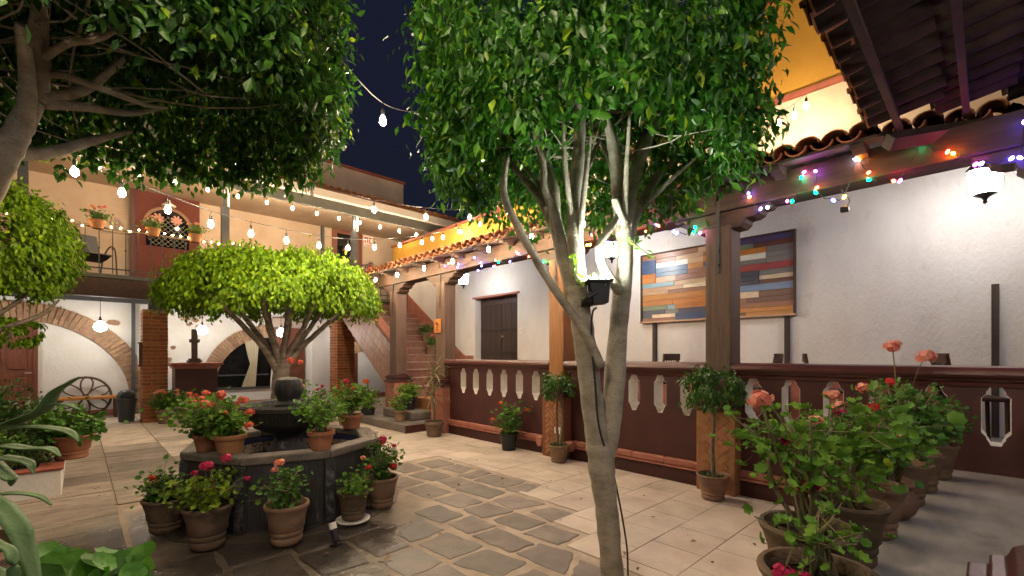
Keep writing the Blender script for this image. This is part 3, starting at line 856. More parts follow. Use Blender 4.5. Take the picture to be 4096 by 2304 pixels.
# doors
def panel_door(x0, x1, z0, z1, hx_, name='door'):
    d = GP(MB().box(x0, x1, 14.262, 14.298, z0, z1), name, M['door'])
    fr = MB().box(x0 - .07, x0, 14.24, 14.297, z0, z1 + .07).box(x1, x1 + .07, 14.24, 14.297, z0, z1 + .07).box(x0, x1, 14.24, 14.297, z1, z1 + .07)
    fr.build('door_frame', M['door'], d)
    w_ = (x1 - x0 - .30) / 2; h_ = z1 - z0
    for i in range(2):
        xa = x0 + .10 + i * (w_ + .10)
        for (za, zb) in ((z0 + .12, z0 + .42 * h_), (z0 + .50 * h_, z1 - .14)):
            MB().cbox(xa, xa + w_, 14.235, 14.27, za, zb, .012).build('panel', M['door'], d)
    hd = MB().tube([(hx_, 14.26, 1.05), (hx_, 14.2, 1.05), (hx_ + .11, 14.2, 1.05)], .011, 6)
    hd.build('handle', M['metal'], d)
panel_door(-1.55, -.70, .05, 2.2, -.82)
panel_door(4.15, 4.88, .05, 2.15, 4.22)
GP(MB().cbox(4.05, 4.97, 14.22, 14.3, 2.23, 2.52, .02), 'stone_lintel', M['greywall'])
panel_door(5.75, 6.55, .05, 2.1, 5.83)
# arched window with curtain
win = GP(MB().add([(4.0 + 1.335 * math.cos(t), 14.29, max(.52, .6 + 1.335 * math.sin(t))) for t in [R(182 - i * 6) for i in range(17)]] + [(4.0, 14.29, .52)], [tuple(range(18))]), 'window', M['glass'])
MB().box(2.66, 4.0, 14.25, 14.285, .48, .54).build('sill', M['darksteel'], win)
MB().box(2.7, 3.95, 14.26, 14.284, .86, .90).build('window_bar', M['darksteel'], win)
vs = []; fs = []
for i in range(13):
    t = i / 12
    for j in range(10):
        s_ = j / 9
        wdt = .12 + .26 * abs(s_ - .42) ** .8
        vs.append((3.50 + .12 + wdt * (t - 1) * 1.4 + .1 * s_, 14.25 + .018 * math.sin(t * 26), .55 + 1.45 * s_))
for i in range(12):
    for j in range(9):
        a = i * 10 + j
        fs.append((a, a + 1, a + 11, a + 10))
MB().add(vs, fs).build('curtain', M['curtain'], win, smooth=True)

# first floor: beam, joists, slab
GP(MB().box(-7, 5.2, 12.13, 12.33, 2.60, 2.97), 'balcony_beam', M['wood'], bevel=.015)
GP(MB().box(-7, 9.5, 12.10, 14.3, 2.973, 3.05), 'balcony_floor', M['fascia'])
GP(MB().box(-7, 9.5, 12.34, 14.29, 2.93, 2.972), 'ceiling_boards', M['joist'])
jm = MB().box(-.045, .045, 12.335, 14.29, 2.80, 2.93).mesh('joist', M['joist'])
jp = GP(MB().box(-7, 9.5, 14.18, 14.28, 2.68, 2.80), 'ledger', M['darksteel'])
x = -2.4
while x < 8.5:
    link('joist', jm, jp, (x, 0, 0)); x += .62
for xx in (1.2, 5.3):
    GP(MB().box(xx - .13, xx + .13, 12.17, 12.30, 2.40, 2.60), 'steel_post', M['darksteel'])
GP(MB().box(.93, 1.0, 14.17, 14.28, 0, 2.8), 'drain_pipe', M['darksteel'])
# red bay with the arched mosaic
GP(MB().box(.95, 2.29, 14.18, 14.3, 3.05, 5.45), 'red_bay', M['redwall'])
GP(MB().box(.90, .99, 14.12, 14.20, 3.05, 5.5), 'bay_post', M['maroon'])
def arcpts(cx, cz, r, n=18, z0=None):
    return [(cx + r * math.cos(math.pi * i / n), cz + r * math.sin(math.pi * i / n)) for i in range(n + 1)]
mz = GP(MB().extr([(2.06, 4.12), *arcpts(1.63, 4.62, .43), (1.20, 4.12)], 'y', 14.165, 14.181), 'mosaic', M['glass'])
ring = MB()
outer = arcpts(1.63, 4.62, .50); inner = arcpts(1.63, 4.62, .43)
for i in range(18):
    q = [outer[i], outer[i + 1], inner[i + 1], inner[i]]
    ring.extr(q, 'y', 14.13, 14.166)
ring.build('mosaic_frame', M['archbrick'], mz)
M['mosline'] = mat('mosaic grout', (.35, .3, .22), .5)
lt = MB()
for i in range(-6, 7):
    for s_ in (1, -1):
        a = Vector((1.63 + i * .12, 14.16, 4.14)); b = a + Vector((s_ * .75, 0, .75))
        pts = [a.lerp(b, k / 14) for k in range(15)]
        pts = [p for p in pts if ((p.x - 1.63) ** 2 + max(0, p.z - 4.62) ** 2) < .41 ** 2 and abs(p.x - 1.63) < .42]
        if len(pts) > 1: lt.tube([pts[0], pts[-1]], .0035, 4)
lt.build('lattice', M['mosline'], mz)
M['rosepink'] = mat('mosaic pink', (.55, .28, .22), .4, .5, var=.2)
for (px, pz, pr) in ((1.42, 4.80, .12), (1.80, 4.82, .11), (1.36, 4.66, .07)):
    rs = MB()
    for k in range(3):
        n_ = 6 + k
        for i in range(n_):
            t = 2 * math.pi * i / n_ + k
            rs.ball((px + pr * (.3 + .3 * k) * math.cos(t), 14.155, pz + pr * (.3 + .3 * k) * math.sin(t)), pr * .26, 6, 4)
    rs.build('rose_tesserae', M['rosepink'], mz)
# door upstairs
ud = GP(MB().box(5.86, 6.71, 14.27, 14.298, 3.05, 5.43), 'upper_door', M['door'])
MB().box(5.79, 5.86, 14.25, 14.297, 3.05, 5.5).box(6.71, 6.78, 14.25, 14.297, 3.05, 5.5).box(5.86, 6.71, 14.25, 14.297, 5.43, 5.5).build('door_frame', M['door'], ud)
MB().box(5.95, 6.60, 14.255, 14.271, 3.2, 5.3).build('door_opening', M['glass'], ud)
GP(MB().box(5.44, 5.53, 14.22, 14.29, 3.05, 5.5), 'pipe', M['darksteel'])
GP(MB().box(-.80, -.66, 12.2, 12.34, 3.05, 5.3), 'upper_post', M['darksteel'])
for xx in (2.46, 5.56):
    p = GP(MB().box(xx - .075, xx + .075, 12.12, 12.27, 3.05, 4.85).box(xx - .04, xx + .04, 12.155, 12.235, 4.85, 5.4), 'upper_post', M['darksteel'])
    MB().tube([(xx + .055, 12.11, 4.85), (xx + .055, 12.11, 5.3)], .02, 6).build('rain_pipe', M['gutter'], p)
# eave: ceiling, fascia, gutter, tiles
GP(MB().box(-7, 8.6, 12.12, 14.3, 5.42, 5.46), 'veranda_ceiling', M['cream'])
GP(MB().box(-7, 8.9, 12.02, 12.12, 5.27, 5.52), 'fascia', M['fascia'])
GP(MB().extr([(11.84, 5.52), (12.0, 5.52), (12.03, 5.70), (11.82, 5.70)], 'x', -7, 9.0), 'gutter', M['gutter'])
SG = .24
def gz(y): return 5.72 + (y - 11.9) * SG
rf = GP(MB().add([(-7, 11.95, gz(11.95)), (9.0, 11.95, gz(11.95)), (9.0, 14.3, gz(14.3)), (-7, 14.3, gz(14.3)), (-7, 11.95, gz(11.95) + .03), (9.0, 11.95, gz(11.95) + .03), (9.0, 14.3, gz(14.3) + .03), (-7, 14.3, gz(14.3) + .03)],
    [(0, 1, 2, 3), (7, 6, 5, 4), (0, 4, 5, 1), (1, 5, 6, 2), (3, 2, 6, 7), (0, 3, 7, 4)]), 'roof', M['tile'])
rng = random.Random(9)
for row in range(2):
    x = 1.2
    while x < 9.0:
        yy = 11.84 + row * .36
        link('roof_tile', TC, rf, (x, yy + rng.uniform(-.012, .012), gz(yy) + .08 + row * .012), (0, -math.atan(SG) + .03, R(90) + rng.uniform(-.03, .03)))
        link('pan_tile', TP, rf, (x + .1, yy + .02, gz(yy) + .09 + row * .012), (0, -math.atan(SG) + .03, R(90)))
        x += .20
vs = []; fs = []
ny = 320
for i, y in enumerate((12.5, 14.3)):
    for k in range(ny):
        xx = -6.9 + k * 15.8 / (ny - 1)
        vs.append((xx, y, gz(y) + .10 + .05 * math.sin(2 * math.pi * xx / .20)))
for k in range(ny - 1): fs.append((k, k + 1, ny + k + 1, ny + k))
MB().add(vs, fs).build('tile_field', M['tile'], rf, smooth=True, kind='stuff')
# vent and cable bracket high on the parapet
GP(MB().lathe([(.11, 0), (.11, .02), (.08, .03), (.001, .03)], 14, (0, 0, 0), Matrix.Translation((7.0, 14.3, 6.65)) @ Matrix.Rotation(R(90), 4, 'X')), 'vent', M['darksteel'])
# balcony railing
rl = GP(MB().box(-2.2, 8.2, 12.05, 12.09, 3.93, 3.96), 'railing', M['iron'])
MB().box(-2.2, 8.2, 12.06, 12.08, 3.14, 3.165).build('lower_rail', M['iron'], rl)
b_ = MB().box(-.008, .008, 12.062, 12.078, 3.06, 3.93)
b_.ball((0, 12.07, 3.55), .02, 6, 4); b_.ball((0, 12.07, 3.16), .02, 6, 4)
bme = b_.mesh('baluster', M['iron'])
x = -2.1
while x < 8.2:
    link('baluster', bme, rl, (x, 0, 0)); x += .2

# ---------------------------------------------------------------- brick pillars
ub = MB().cbox(-.5, .5, -.5, .5, -.5, .5, .05).mesh('brick', M['brick'])
def brick_pillar(cx, cy, w_, h_, label):
    p = empty('brick_pillar', (cx, cy, 0), label=label, cat='pillar', group='brick pillars of the rear gallery')
    MB().box(-w_ / 2 + .012, w_ / 2 - .012, -w_ / 2 + .012, w_ / 2 - .012, 0, h_).build('mortar_core', M['mortar'], p)
    ch = .078
    n = int(h_ / ch)
    rng = random.Random(int(cx * 10))
    for k in range(n):
        z = (k + .5) * ch
        e = (k % 2)
        # pinwheel course: front face bricks run along x, left and right faces along y
        la = w_ * (.62 if e else .36); lb = w_ - la
        for (x0, x1) in ((-w_ / 2, -w_ / 2 + la), (-w_ / 2 + la, w_ / 2)):
            link('brick', ub, p, ((x0 + x1) / 2 + rng.uniform(-.002, .002), -w_ / 2 + .055 + rng.uniform(-.003, .003), z), (0, 0, rng.uniform(-.01, .01)), (x1 - x0 - .014, .11, ch - .016))
        for sx in (-1, 1):
            link('brick', ub, p, (sx * (w_ / 2 - .055) + rng.uniform(-.003, .003), .055 + rng.uniform(-.002, .002), z), (0, 0, rng.uniform(-.01, .01)), (.11, w_ - .11 - .014, ch - .016))
    return p
brick_pillar(1.19, 12.42, .44, 2.40, 'brick pillar next to the grey swing-top bin')
brick_pillar(5.32, 12.42, .50, 2.40, 'brick pillar at the foot of the tiled stair side, right of the rear doors')

# ---------------------------------------------------------------- trees
def crown_points(n, fn, seed):
    """fn(rng, n) -> positions, outward normals"""
    return fn(np.random.default_rng(seed), n)

def leaf_frames(rs, P, Nn, droop=.75, jit=.55):
    n = len(P)
    down = np.tile([0, 0, -1.0], (n, 1))
    ax = nrm(down * droop + Nn * (1 - droop) * 1.1 + rs.normal(0, jit, (n, 3)) * .8)
    nn = nrm(Nn + np.array([0, 0, .35]) + rs.normal(0, .45, (n, 3)))
    return frames(ax, nn)

def limb(parent, pts, r0, r1, mt, n=8, name='branch', k=5, wob=0, seed=0):
    c = bezier(pts, k)
    rr = random.Random(seed)
    if wob: c = [p + Vector((rr.uniform(-wob, wob), rr.uniform(-wob, wob), 0)) for p in c]
    rad = lerp_list([r0, r1] if not isinstance(r0, list) else r0, len(c))
    rad = [r * rr.uniform(.94, 1.06) for r in rad]
    return MB().tube(c, rad, n).build(name, mt, parent, smooth=True)

def rel(base, pts):
    return [(p[0] - base[0], p[1] - base[1], p[2] - base[2]) for p in pts]

leaf_me = {}
def big_leaves(parent, P, F, S, rnd, mt, n):
    """the leaves one can pick apart: objects of their own sharing three meshes"""
    key = mt.name
    if key not in leaf_me:
        L_ = []
        for i, r in enumerate((.15, .5, .82, .97)):
            me = MB().add(LEAF_V, LEAF_F).mesh('leaf', mt)
            a = me.attributes.new('rnd', 'FLOAT', 'POINT'); a.data.foreach_set('value', np.full(len(LEAF_V), r, np.float32))
            L_.append(me)
        leaf_me[key] = L_
    for i in range(n):
        me = leaf_me[key][min(3, int(rnd[i] * 4))]
        o = bpy.data.objects.new('leaf', me); COL.objects.link(o); o.parent = parent
        m3 = Matrix(F[i].tolist()) * float(S[i])
        o.matrix_local = Matrix.Translation(P[i].tolist()) @ m3.to_4x4()

# --- main tree in front of the arcade
MT = (2.399, 1.601, 0)
tree = empty('ficus_tree', MT, label='tall clipped ficus with a forked trunk holding a floodlight, in front of the arcade', cat='tree')
def TL(pts, r0, r1, nm='branch', n=10, seed=0):
    return limb(tree, rel(MT, pts), r0, r1, M['bark'], n, nm, 6, 0, seed)
TL([(2.367, 1.579, 0), (2.31, 1.555, 0.148), (2.288, 1.577, 0.505), (2.262, 1.601, 0.79), (2.247, 1.616, 0.956), (2.211, 1.636, 1.218), (2.184, 1.648, 1.431), (2.152, 1.665, 1.666), (2.124, 1.678, 1.853)], [.080, .068, .068, .078, .075, .068, .066, .064, .060], 0, 'trunk', 14, 1)
TL([(2.288, 1.591, 0.716), (2.307, 1.573, 0.978), (2.333, 1.562, 1.192), (2.355, 1.554, 1.479), (2.383, 1.542, 1.768), (2.409, 1.53, 2.011), (2.414, 1.539, 2.256)], [.04, .062, .063, .060, .056, .050, .045], 0, 'trunk', 14, 2)
TL([(2.142, 1.674, 1.76), (2.108, 1.665, 2.012), (2.068, 1.648, 2.255), (2.064, 1.625, 2.499), (2.061, 1.6, 2.784), (1.981, 1.565, 3.005)], [.055, .050, .045, .038, .03, .018], 0, seed=3)
TL([(2.125, 1.691, 1.807), (2.104, 1.752, 2.025), (2.112, 1.828, 2.256), (2.151, 1.887, 2.5), (2.17, 2.007, 2.769), (2.169, 2.077, 3.053)], [.055, .046, .04, .034, .026, .016], 0, seed=4)
TL([(2.123, 1.707, 1.856), (2.139, 1.829, 2.164), (2.17, 2.007, 2.46), (2.182, 2.202, 2.674), (2.152, 2.37, 2.881)], [.042, .036, .03, .024, .014], 0, seed=5)
TL([(2.12, 1.765, 2.053), (2.016, 1.753, 2.268), (1.929, 1.753, 2.408), (1.886, 1.726, 2.546), (1.807, 1.731, 2.677)], [.03, .026, .022, .018, .012], 0, seed=6)
TL([(2.196, 1.554, 1.374), (2.11, 1.609, 1.58), (1.978, 1.706, 1.807), (1.882, 1.771, 1.984), (1.787, 1.819, 2.156), (1.694, 1.839, 2.328), (1.671, 1.792, 2.524)], [.030, .028, .025, .024, .023, .021, .014], 0, seed=7)
TL([(2.414, 1.539, 2.159), (2.372, 1.552, 2.443), (2.319, 1.547, 2.666), (2.226, 1.553, 2.872)], [.05, .042, .036, .02], 0, seed=8)
TL([(2.416, 1.538, 2.208), (2.484, 1.527, 2.489), (2.583, 1.489, 2.754), (2.692, 1.44, 3.025)], [.048, .038, .03, .018], 0, seed=9)
TL([(2.419, 1.534, 2.062), (2.555, 1.543, 2.335), (2.757, 1.517, 2.608), (2.986, 1.436, 2.836)], [.035, .032, .028, .016], 0, seed=10)
TL([(2.365, 1.53, 1.814), (2.29, 1.547, 1.891), (2.221, 1.572, 1.991), (2.209, 1.569, 2.094), (2.268, 1.541, 2.192), (2.338, 1.529, 2.286)], [.034, .03, .026, .024, .022, .016], 0, seed=11)
for _i, (_a, _b, _c) in enumerate((((2.111, 1.662, 2.035), (2.013, 1.535, 2.35), (1.922, 1.415, 2.665)), ((2.108, 1.665, 2.128), (1.942, 1.603, 2.415), (1.81, 1.521, 2.686)), ((2.131, 1.837, 2.262), (2.207, 2.041, 2.556), (2.233, 2.293, 2.825)), ((2.414, 1.539, 2.159), (2.31, 1.459, 2.496), (2.195, 1.362, 2.786)), ((2.484, 1.527, 2.465), (2.618, 1.58, 2.769), (2.829, 1.586, 3.053)), ((2.372, 1.552, 2.443), (2.403, 1.647, 2.675), (2.472, 1.788, 2.922)), ((2.07, 1.647, 2.347), (2.232, 1.672, 2.584), (2.408, 1.711, 2.823)), ((2.555, 1.543, 2.335), (2.72, 1.414, 2.544), (2.867, 1.274, 2.721)))):
    TL([_a, _b, _c], [.022, .016, .008], 0, n=6, seed=60 + _i)
TL([(2.372, 1.524, 2.244), (2.297, 1.513, 2.321), (2.269, 1.511, 2.365)], [.03, .024, .022], 0, seed=12)
def tuft(rs, C, Nn, k, sp, off):
    """spread k leaves round every tuft centre, tufts standing proud or sunk"""
    C = C + Nn * rs.normal(0, off, (len(C), 1))
    P = np.repeat(C, k, 0) + rs.normal(0, sp, (len(C) * k, 3)) * np.array([1, 1, 1.25])
    return P, np.repeat(Nn, k, 0)
def box_crown(rs, n, cx, cy, r, z0, z1, hollow=.45, k=14):
    """clipped drum-shaped crown: outer skin plus a ragged, hollow underside"""
    k1 = int(n * .60 / k); k2 = int(n * .40 / k)
    th = rs.uniform(0, 2 * np.pi, k1)
    z = z0 + .03 + (z1 - z0) * rs.uniform(0, 1, k1)
    rr = r * (1 - .10 * np.abs((z - (z0 + z1) / 2) / ((z1 - z0) / 2)) ** 4) * (1 + .035 * np.sin(3 * th + 1) + .03 * np.sin(5 * th + z * 2.5) + .02 * np.sin(11 * th + z * 6)) - .05
    P1 = np.stack([cx + rr * np.cos(th), cy + rr * np.sin(th), z], 1)
    N1 = nrm(np.stack([np.cos(th), np.sin(th), np.full(k1, .15)], 1))
    P1, N1 = tuft(rs, P1, N1, k, .048, .045)
    th = rs.uniform(0, 2 * np.pi, k2); q = np.sqrt(rs.uniform(0, 1, k2))
    rr = q * r * .95
    zz = z0 + hollow * (1 - q ** 3.2) + np.abs(rs.normal(0, .14, k2))
    P2 = np.stack([cx + rr * np.cos(th), cy + rr * np.sin(th), zz], 1)
    N2 = nrm(np.stack([-np.cos(th) * q * .5, -np.sin(th) * q * .5, -np.ones(k2) * .8], 1))
    P2, N2 = tuft(rs, P2, N2, k, .055, .04)
    return np.concatenate([P1, P2]), np.concatenate([N1, N2])
rs = np.random.default_rng(11)
CX, CY = 2.245 - MT[0], 1.675 - MT[1]
P, Nn = box_crown(rs, 36000, CX, CY, .95, 2.45, 4.15, hollow=.62)
F_ = leaf_frames(rs, P, Nn)
S_ = rs.uniform(.028, .080, len(P))
rn = np.clip(rs.beta(2, 2.2, len(P)) + (Nn[:, 2] > -.2) * .04, 0, 1)
rn = np.where(rs.uniform(0, 1, len(P)) < .05, .97, rn * .86)
d_ = (P + np.array(MT)) - np.array([0, 0, 1.45])
near = np.argsort(np.linalg.norm(d_[:21500], axis=1))[:2600]
pick = rs.choice(near, 260, replace=False)
mask = np.ones(len(P), bool); mask[pick] = False
scatter('crown', LEAF_V, LEAF_F, P[mask], F_[mask], S_[mask], rn[mask], M['leaf_main'], tree, kind='stuff')
big_leaves(tree, P[pick], F_[pick], S_[pick] * 1.12, rn[pick], M['leaf_main'], len(pick))
tw = MB()
for i in range(40):
    j = rs.integers(21700, len(P)); p = P[j]
    q = np.array([CX + rs.normal(0, .25), CY + rs.normal(0, .25), 2.75 + rs.uniform(0, .3)])
    mid = (p + q) / 2 + rs.normal(0, .06, 3)
    tw.tube(bezier([q, mid, p], 3), [.005, .005, .004, .003, .003, .002, .002], 4)
tw.build('twigs', M['bark'], tree, smooth=True, kind='stuff')
# ivy sprig on the stem
def ivy(base, pts, seed):
    rs = np.random.default_rng(seed)
    MB().tube(bezier(pts, 4), .004, 5).build('ivy_stem', M['stem'], tree)
    n = 12
    c = np.array([list(bezier(pts, 12)[i]) for i in rs.integers(0, 12 * (len(pts) - 1), n)]) + rs.normal(0, .012, (n, 3))
    scatter('ivy_leaves', LEAF_V, LEAF_F, c, frames(rs.normal(0, 1, (n, 3)), rs.normal(0, 1, (n, 3)) + np.array([-.5, -.5, .4])), rs.uniform(.03, .05, n), rs.uniform(.8, 1, n), M['leaf_main'], tree)
ivy(MT, rel(MT, [(2.048, 1.612, 1.849), (2.021, 1.624, 1.903), (2.04, 1.606, 1.971), (2.037, 1.623, 2.018)]), 1)
ivy(MT, rel(MT, [(2.08, 1.609, 1.875), (2.11, 1.553, 1.883), (2.143, 1.522, 1.856), (2.2, 1.495, 1.859)]), 2)
ivy(MT, rel(MT, [(2.37, 1.471, 2.139), (2.377, 1.409, 2.07), (2.396, 1.363, 2.031), (2.416, 1.317, 1.992)]), 3)

# --- tree at the upper left, close to the camera
NT = (-.85, 3.85, 0)
ntree = empty('ficus_tree', NT, label='large dark ficus overhead at the upper left with its branches showing from below', cat='tree')
def NL(pts, r, seed, nm='branch', n=10):
    return limb(ntree, rel(NT, pts), r, 0, M['bark'], n, nm, 6, 0, seed)
NL([(-.85, 3.85, 0), (-.80, 3.80, .8), (-.62, 3.70, 1.6), (-0.388, 3.687, 2.23), (-0.281, 3.529, 2.454), (-0.225, 3.476, 2.608), (-0.167, 3.448, 2.784)], [.11, .09, .08, .068, .058, .054, .048], 21, 'trunk', 14)
NL([(-0.167, 3.448, 2.784), (-0.143, 3.398, 2.918), (-0.146, 3.317, 3.061), (-0.12, 3.154, 3.241)], [.055, .045, .04, .03], 22)
NL([(-0.203, 3.455, 2.65), (-0.182, 3.324, 2.768), (-0.183, 3.242, 2.869), (-0.194, 3.087, 2.976)], [.04, .036, .032, .02], 23)
NL([(-0.145, 3.427, 2.795), (-0.041, 3.494, 2.878), (0.056, 3.567, 2.999), (0.181, 3.628, 3.22), (0.25, 3.7, 3.372)], [.035, .03, .026, .02, .012], 24)
NL([(-0.131, 3.441, 2.775), (0.039, 3.555, 2.862), (0.237, 3.643, 2.934), (0.425, 3.741, 3.08)], [.03, .024, .018, .01], 25)
NL([(-0.151, 3.405, 2.897), (-0.055, 3.369, 2.921), (0.099, 3.291, 2.877), (0.259, 3.208, 2.826), (0.361, 3.179, 2.831)], [.022, .018, .016, .012, .007], 26)
NL([(-0.267, 3.571, 2.513), (-0.125, 3.712, 2.601), (0.061, 3.88, 2.787), (0.262, 4.033, 2.972)], [.04, .034, .026, .014], 27)
NL([(-0.145, 3.372, 2.966), (-0.038, 3.214, 3.021), (0.064, 3.117, 3.041), (0.195, 2.993, 3.121)], [.022, .018, .014, .007], 28)
rs = np.random.default_rng(12)
CX, CY = .14 - NT[0], 3.47 - NT[1]
P, Nn = box_crown(rs, 38000, CX, CY, 1.21, 2.82, 4.2, hollow=.5)
lo = P[:, 2] < 3.4
F_ = leaf_frames(rs, P, Nn)
S_ = rs.uniform(.034, .088, len(P))
rn = np.where(rs.uniform(0, 1, len(P)) < .05, .97, np.clip(rs.beta(2, 2.2, len(P)), 0, 1) * .86)
d_ = np.linalg.norm((P + np.array(NT)) - np.array([0, 0, 1.45]), axis=1)
cand = np.where((P[:, 2] < 3.6))[0]
pick = rs.choice(cand[np.argsort(d_[cand])[:5000]], 280, replace=False)
mask = np.ones(len(P), bool); mask[pick] = False
scatter('crown', LEAF_V, LEAF_F, P[mask], F_[mask], S_[mask], rn[mask], M['leaf_near'], ntree, kind='stuff')
big_leaves(ntree, P[pick], F_[pick], S_[pick] * 1.1, rn[pick], M['leaf_near'], len(pick))
tw = MB()
for i in range(34):
    j = rs.integers(22900, len(P)); p = P[j]
    q = np.array([CX - .3 + rs.normal(0, .35), CY + rs.normal(0, .3), 2.95 + rs.uniform(0, .3)])
    tw.tube(bezier([q, (p + q) / 2 + rs.normal(0, .08, 3), p], 3), [.008, .007, .006, .005, .004, .003, .002], 4)
tw.build('twigs', M['bark'], ntree, smooth=True, kind='stuff')

# --- umbrella-shaped tree behind the fountain
UT = (2.72, 9.06, 0)
utree = empty('ficus_tree', UT, label='umbrella clipped lime green ficus with many upright limbs behind the fountain', cat='tree')
def UL(pts, r, seed, nm='branch'):
    return limb(utree, pts, r, 0, M['barkd'], 9, nm, 6, .006, seed)
UL([(0, 0, 0), (-.03, .02, .5), (0, 0, 1.0), (.03, 0, 1.38)], [.19, .145, .135, .125], 31, 'trunk')
rng = random.Random(2)
for i, (dx, dy, h) in enumerate(((-.75, .1, 2.35), (-.45, -.4, 2.5), (-.15, .45, 2.6), (.05, -.35, 2.6), (.3, .3, 2.6), (.55, -.3, 2.5), (.85, .05, 2.4), (-.3, .1, 2.6), (.2, -.05, 2.7), (-1.05, -.2, 2.35), (1.15, -.15, 2.35))):
    UL([(dx * .05, dy * .05, 1.15 + .05 * (i % 3)), (dx * .28, dy * .28, 1.55), (dx * .62, dy * .62, 1.95), (dx, dy, h), (dx * 1.5, dy * 1.5, h + .35)], [.075, .055, .045, .034, .018], 32 + i)
def umbrella(rs, n, r, z0, z1, under=.16, k=26):
    k1 = int(n * .86 / k); k2 = int(n * .14 / k)
    th = rs.uniform(0, 2 * np.pi, k1)
    s_ = rs.uniform(0, 1, k1) ** .9
    ph = s_ * np.pi / 2
    lob = 1 + .04 * np.sin(4 * th + .6) + .03 * np.sin(9 * th) + .03 * np.sin(6 * th + 5 * s_)
    rr = r * np.cos(ph) ** .40 * lob * (1 - .06 * np.sin(ph)) - .05
    zz = z0 + .08 + (z1 - z0 - .08) * np.sin(ph) ** .95 * (1 + .04 * np.sin(5 * th + 2))
    P1 = np.stack([rr * np.cos(th), rr * np.sin(th), zz], 1)
    N1 = nrm(np.stack([np.cos(th) * np.cos(ph), np.sin(th) * np.cos(ph), np.sin(ph) * .9 + .12], 1))
    C = P1 + N1 * rs.normal(0, .04, (k1, 1))
    P1 = np.repeat(C, k, 0) + rs.normal(0, 1, (k1 * k, 3)) * np.array([.05, .05, .085])     # drooping tassels
    N1 = np.repeat(N1, k, 0)
    th = rs.uniform(0, 2 * np.pi, k2); q = np.sqrt(rs.uniform(.1, 1, k2))
    P2 = np.stack([r * .95 * q * np.cos(th), r * .95 * q * np.sin(th), z0 + .05 + under * (1 - q ** 2) + np.abs(rs.normal(0, .12, k2))], 1)
    N2 = nrm(np.stack([np.cos(th) * .3, np.sin(th) * .3, -np.ones(k2)], 1))
    P2, N2 = tuft(rs, P2, N2, k, .07, .04)
    return np.concatenate([P1, P2]), np.concatenate([N1, N2])
rs = np.random.default_rng(13)
P, Nn = umbrella(rs, 30000, 1.80, 2.20, 3.10, .34)
# a few unclipped shoots
m_ = 160
idx = rs.integers(0, len(P), m_)
P = np.concatenate([P, P[idx] + Nn[idx] * rs.uniform(.05, .16, (m_, 1))]); Nn = np.concatenate([Nn, Nn[idx]])
scatter('crown', LEAF_S, LEAF_SF, P, leaf_frames(rs, P, Nn, .8, .4), rs.uniform(.065, .10, len(P)), np.clip(rs.beta(2, 2, len(P)), 0, 1), M['leaf_mid'], utree, kind='stuff')

# --- round tree at the left, standing in the planter
BT = (-1.35, 9.55, .25)
btree = empty('ficus_tree', BT, label='round clipped ficus at the left edge with a small lower tuft of leaves', cat='tree')
limb(btree, [(0, 0, 0), (-.02, 0, .8), (.12, .02, 1.5), (.3, 0, 2.0)], [.12, .1, .09, .06], 0, M['barkd'], 9, 'trunk', 6, .004, 51)
for i, q in enumerate(([(.05, 0, 1.2), (.35, -.1, 1.55), (.7, -.15, 1.9), (.9, -.1, 2.2)], [(.02, 0, 1.1), (.3, .1, 1.25), (.55, 0, 1.38), (.68, -.05, 1.5)], [(.02, 0, 1.3), (.2, .2, 1.7), (.4, .35, 2.1), (.5, .4, 2.4)], [(0, 0, 1.2), (-.2, -.2, 1.6), (-.3, -.3, 2.1), (-.3, -.35, 2.4)], [(.05, 0, 1.25), (.5, -.25, 1.5), (.95, -.2, 1.75), (1.15, -.1, 2.0)])):
    limb(btree, q, [.05, .04, .03, .015], 0, M['barkd'], 7, 'branch', 5, .004, 52 + i)
def globe(rs, n, c, r, rz, flat=0, k=20, sp=.05, off=.05):
    k = min(k, max(4, n // 40))
    v = nrm(rs.normal(0, 1, (n // k, 3)))
    v = v[v[:, 2] > -.75]
    lob = 1 + .05 * np.sin(5 * np.arctan2(v[:, 1], v[:, 0]) + 3 * v[:, 2]) + .03 * np.sin(9 * v[:, 0] + 7 * v[:, 2])
    C = np.array(c) + v * np.array([r, r, rz]) * (lob[:, None] * .96)
    q = min(1, r / .8)
    return tuft(rs, C, v, k, sp * q, off * q)
rs = np.random.default_rng(14)
P, Nn = globe(rs, 19000, (.36, .05, 2.72), 1.0, .86, 0, 20, .05, .03)
scatter('crown', LEAF_S, LEAF_SF, P, leaf_frames(rs, P, Nn, .7, .4), rs.uniform(.06, .095, len(P)), np.clip(rs.beta(2, 2, len(P)), 0, 1), M['leaf_mid'], btree, kind='stuff')
P, Nn = globe(rs, 1300, (.72, -.05, 1.52), .25, .24)
scatter('lower_tuft', LEAF_S, LEAF_SF, P, leaf_frames(rs, P, Nn, .7, .4), rs.uniform(.05, .085, len(P)), np.clip(rs.beta(2, 2, len(P)), 0, 1) * .9, M['leaf_mid'], btree, kind='stuff')

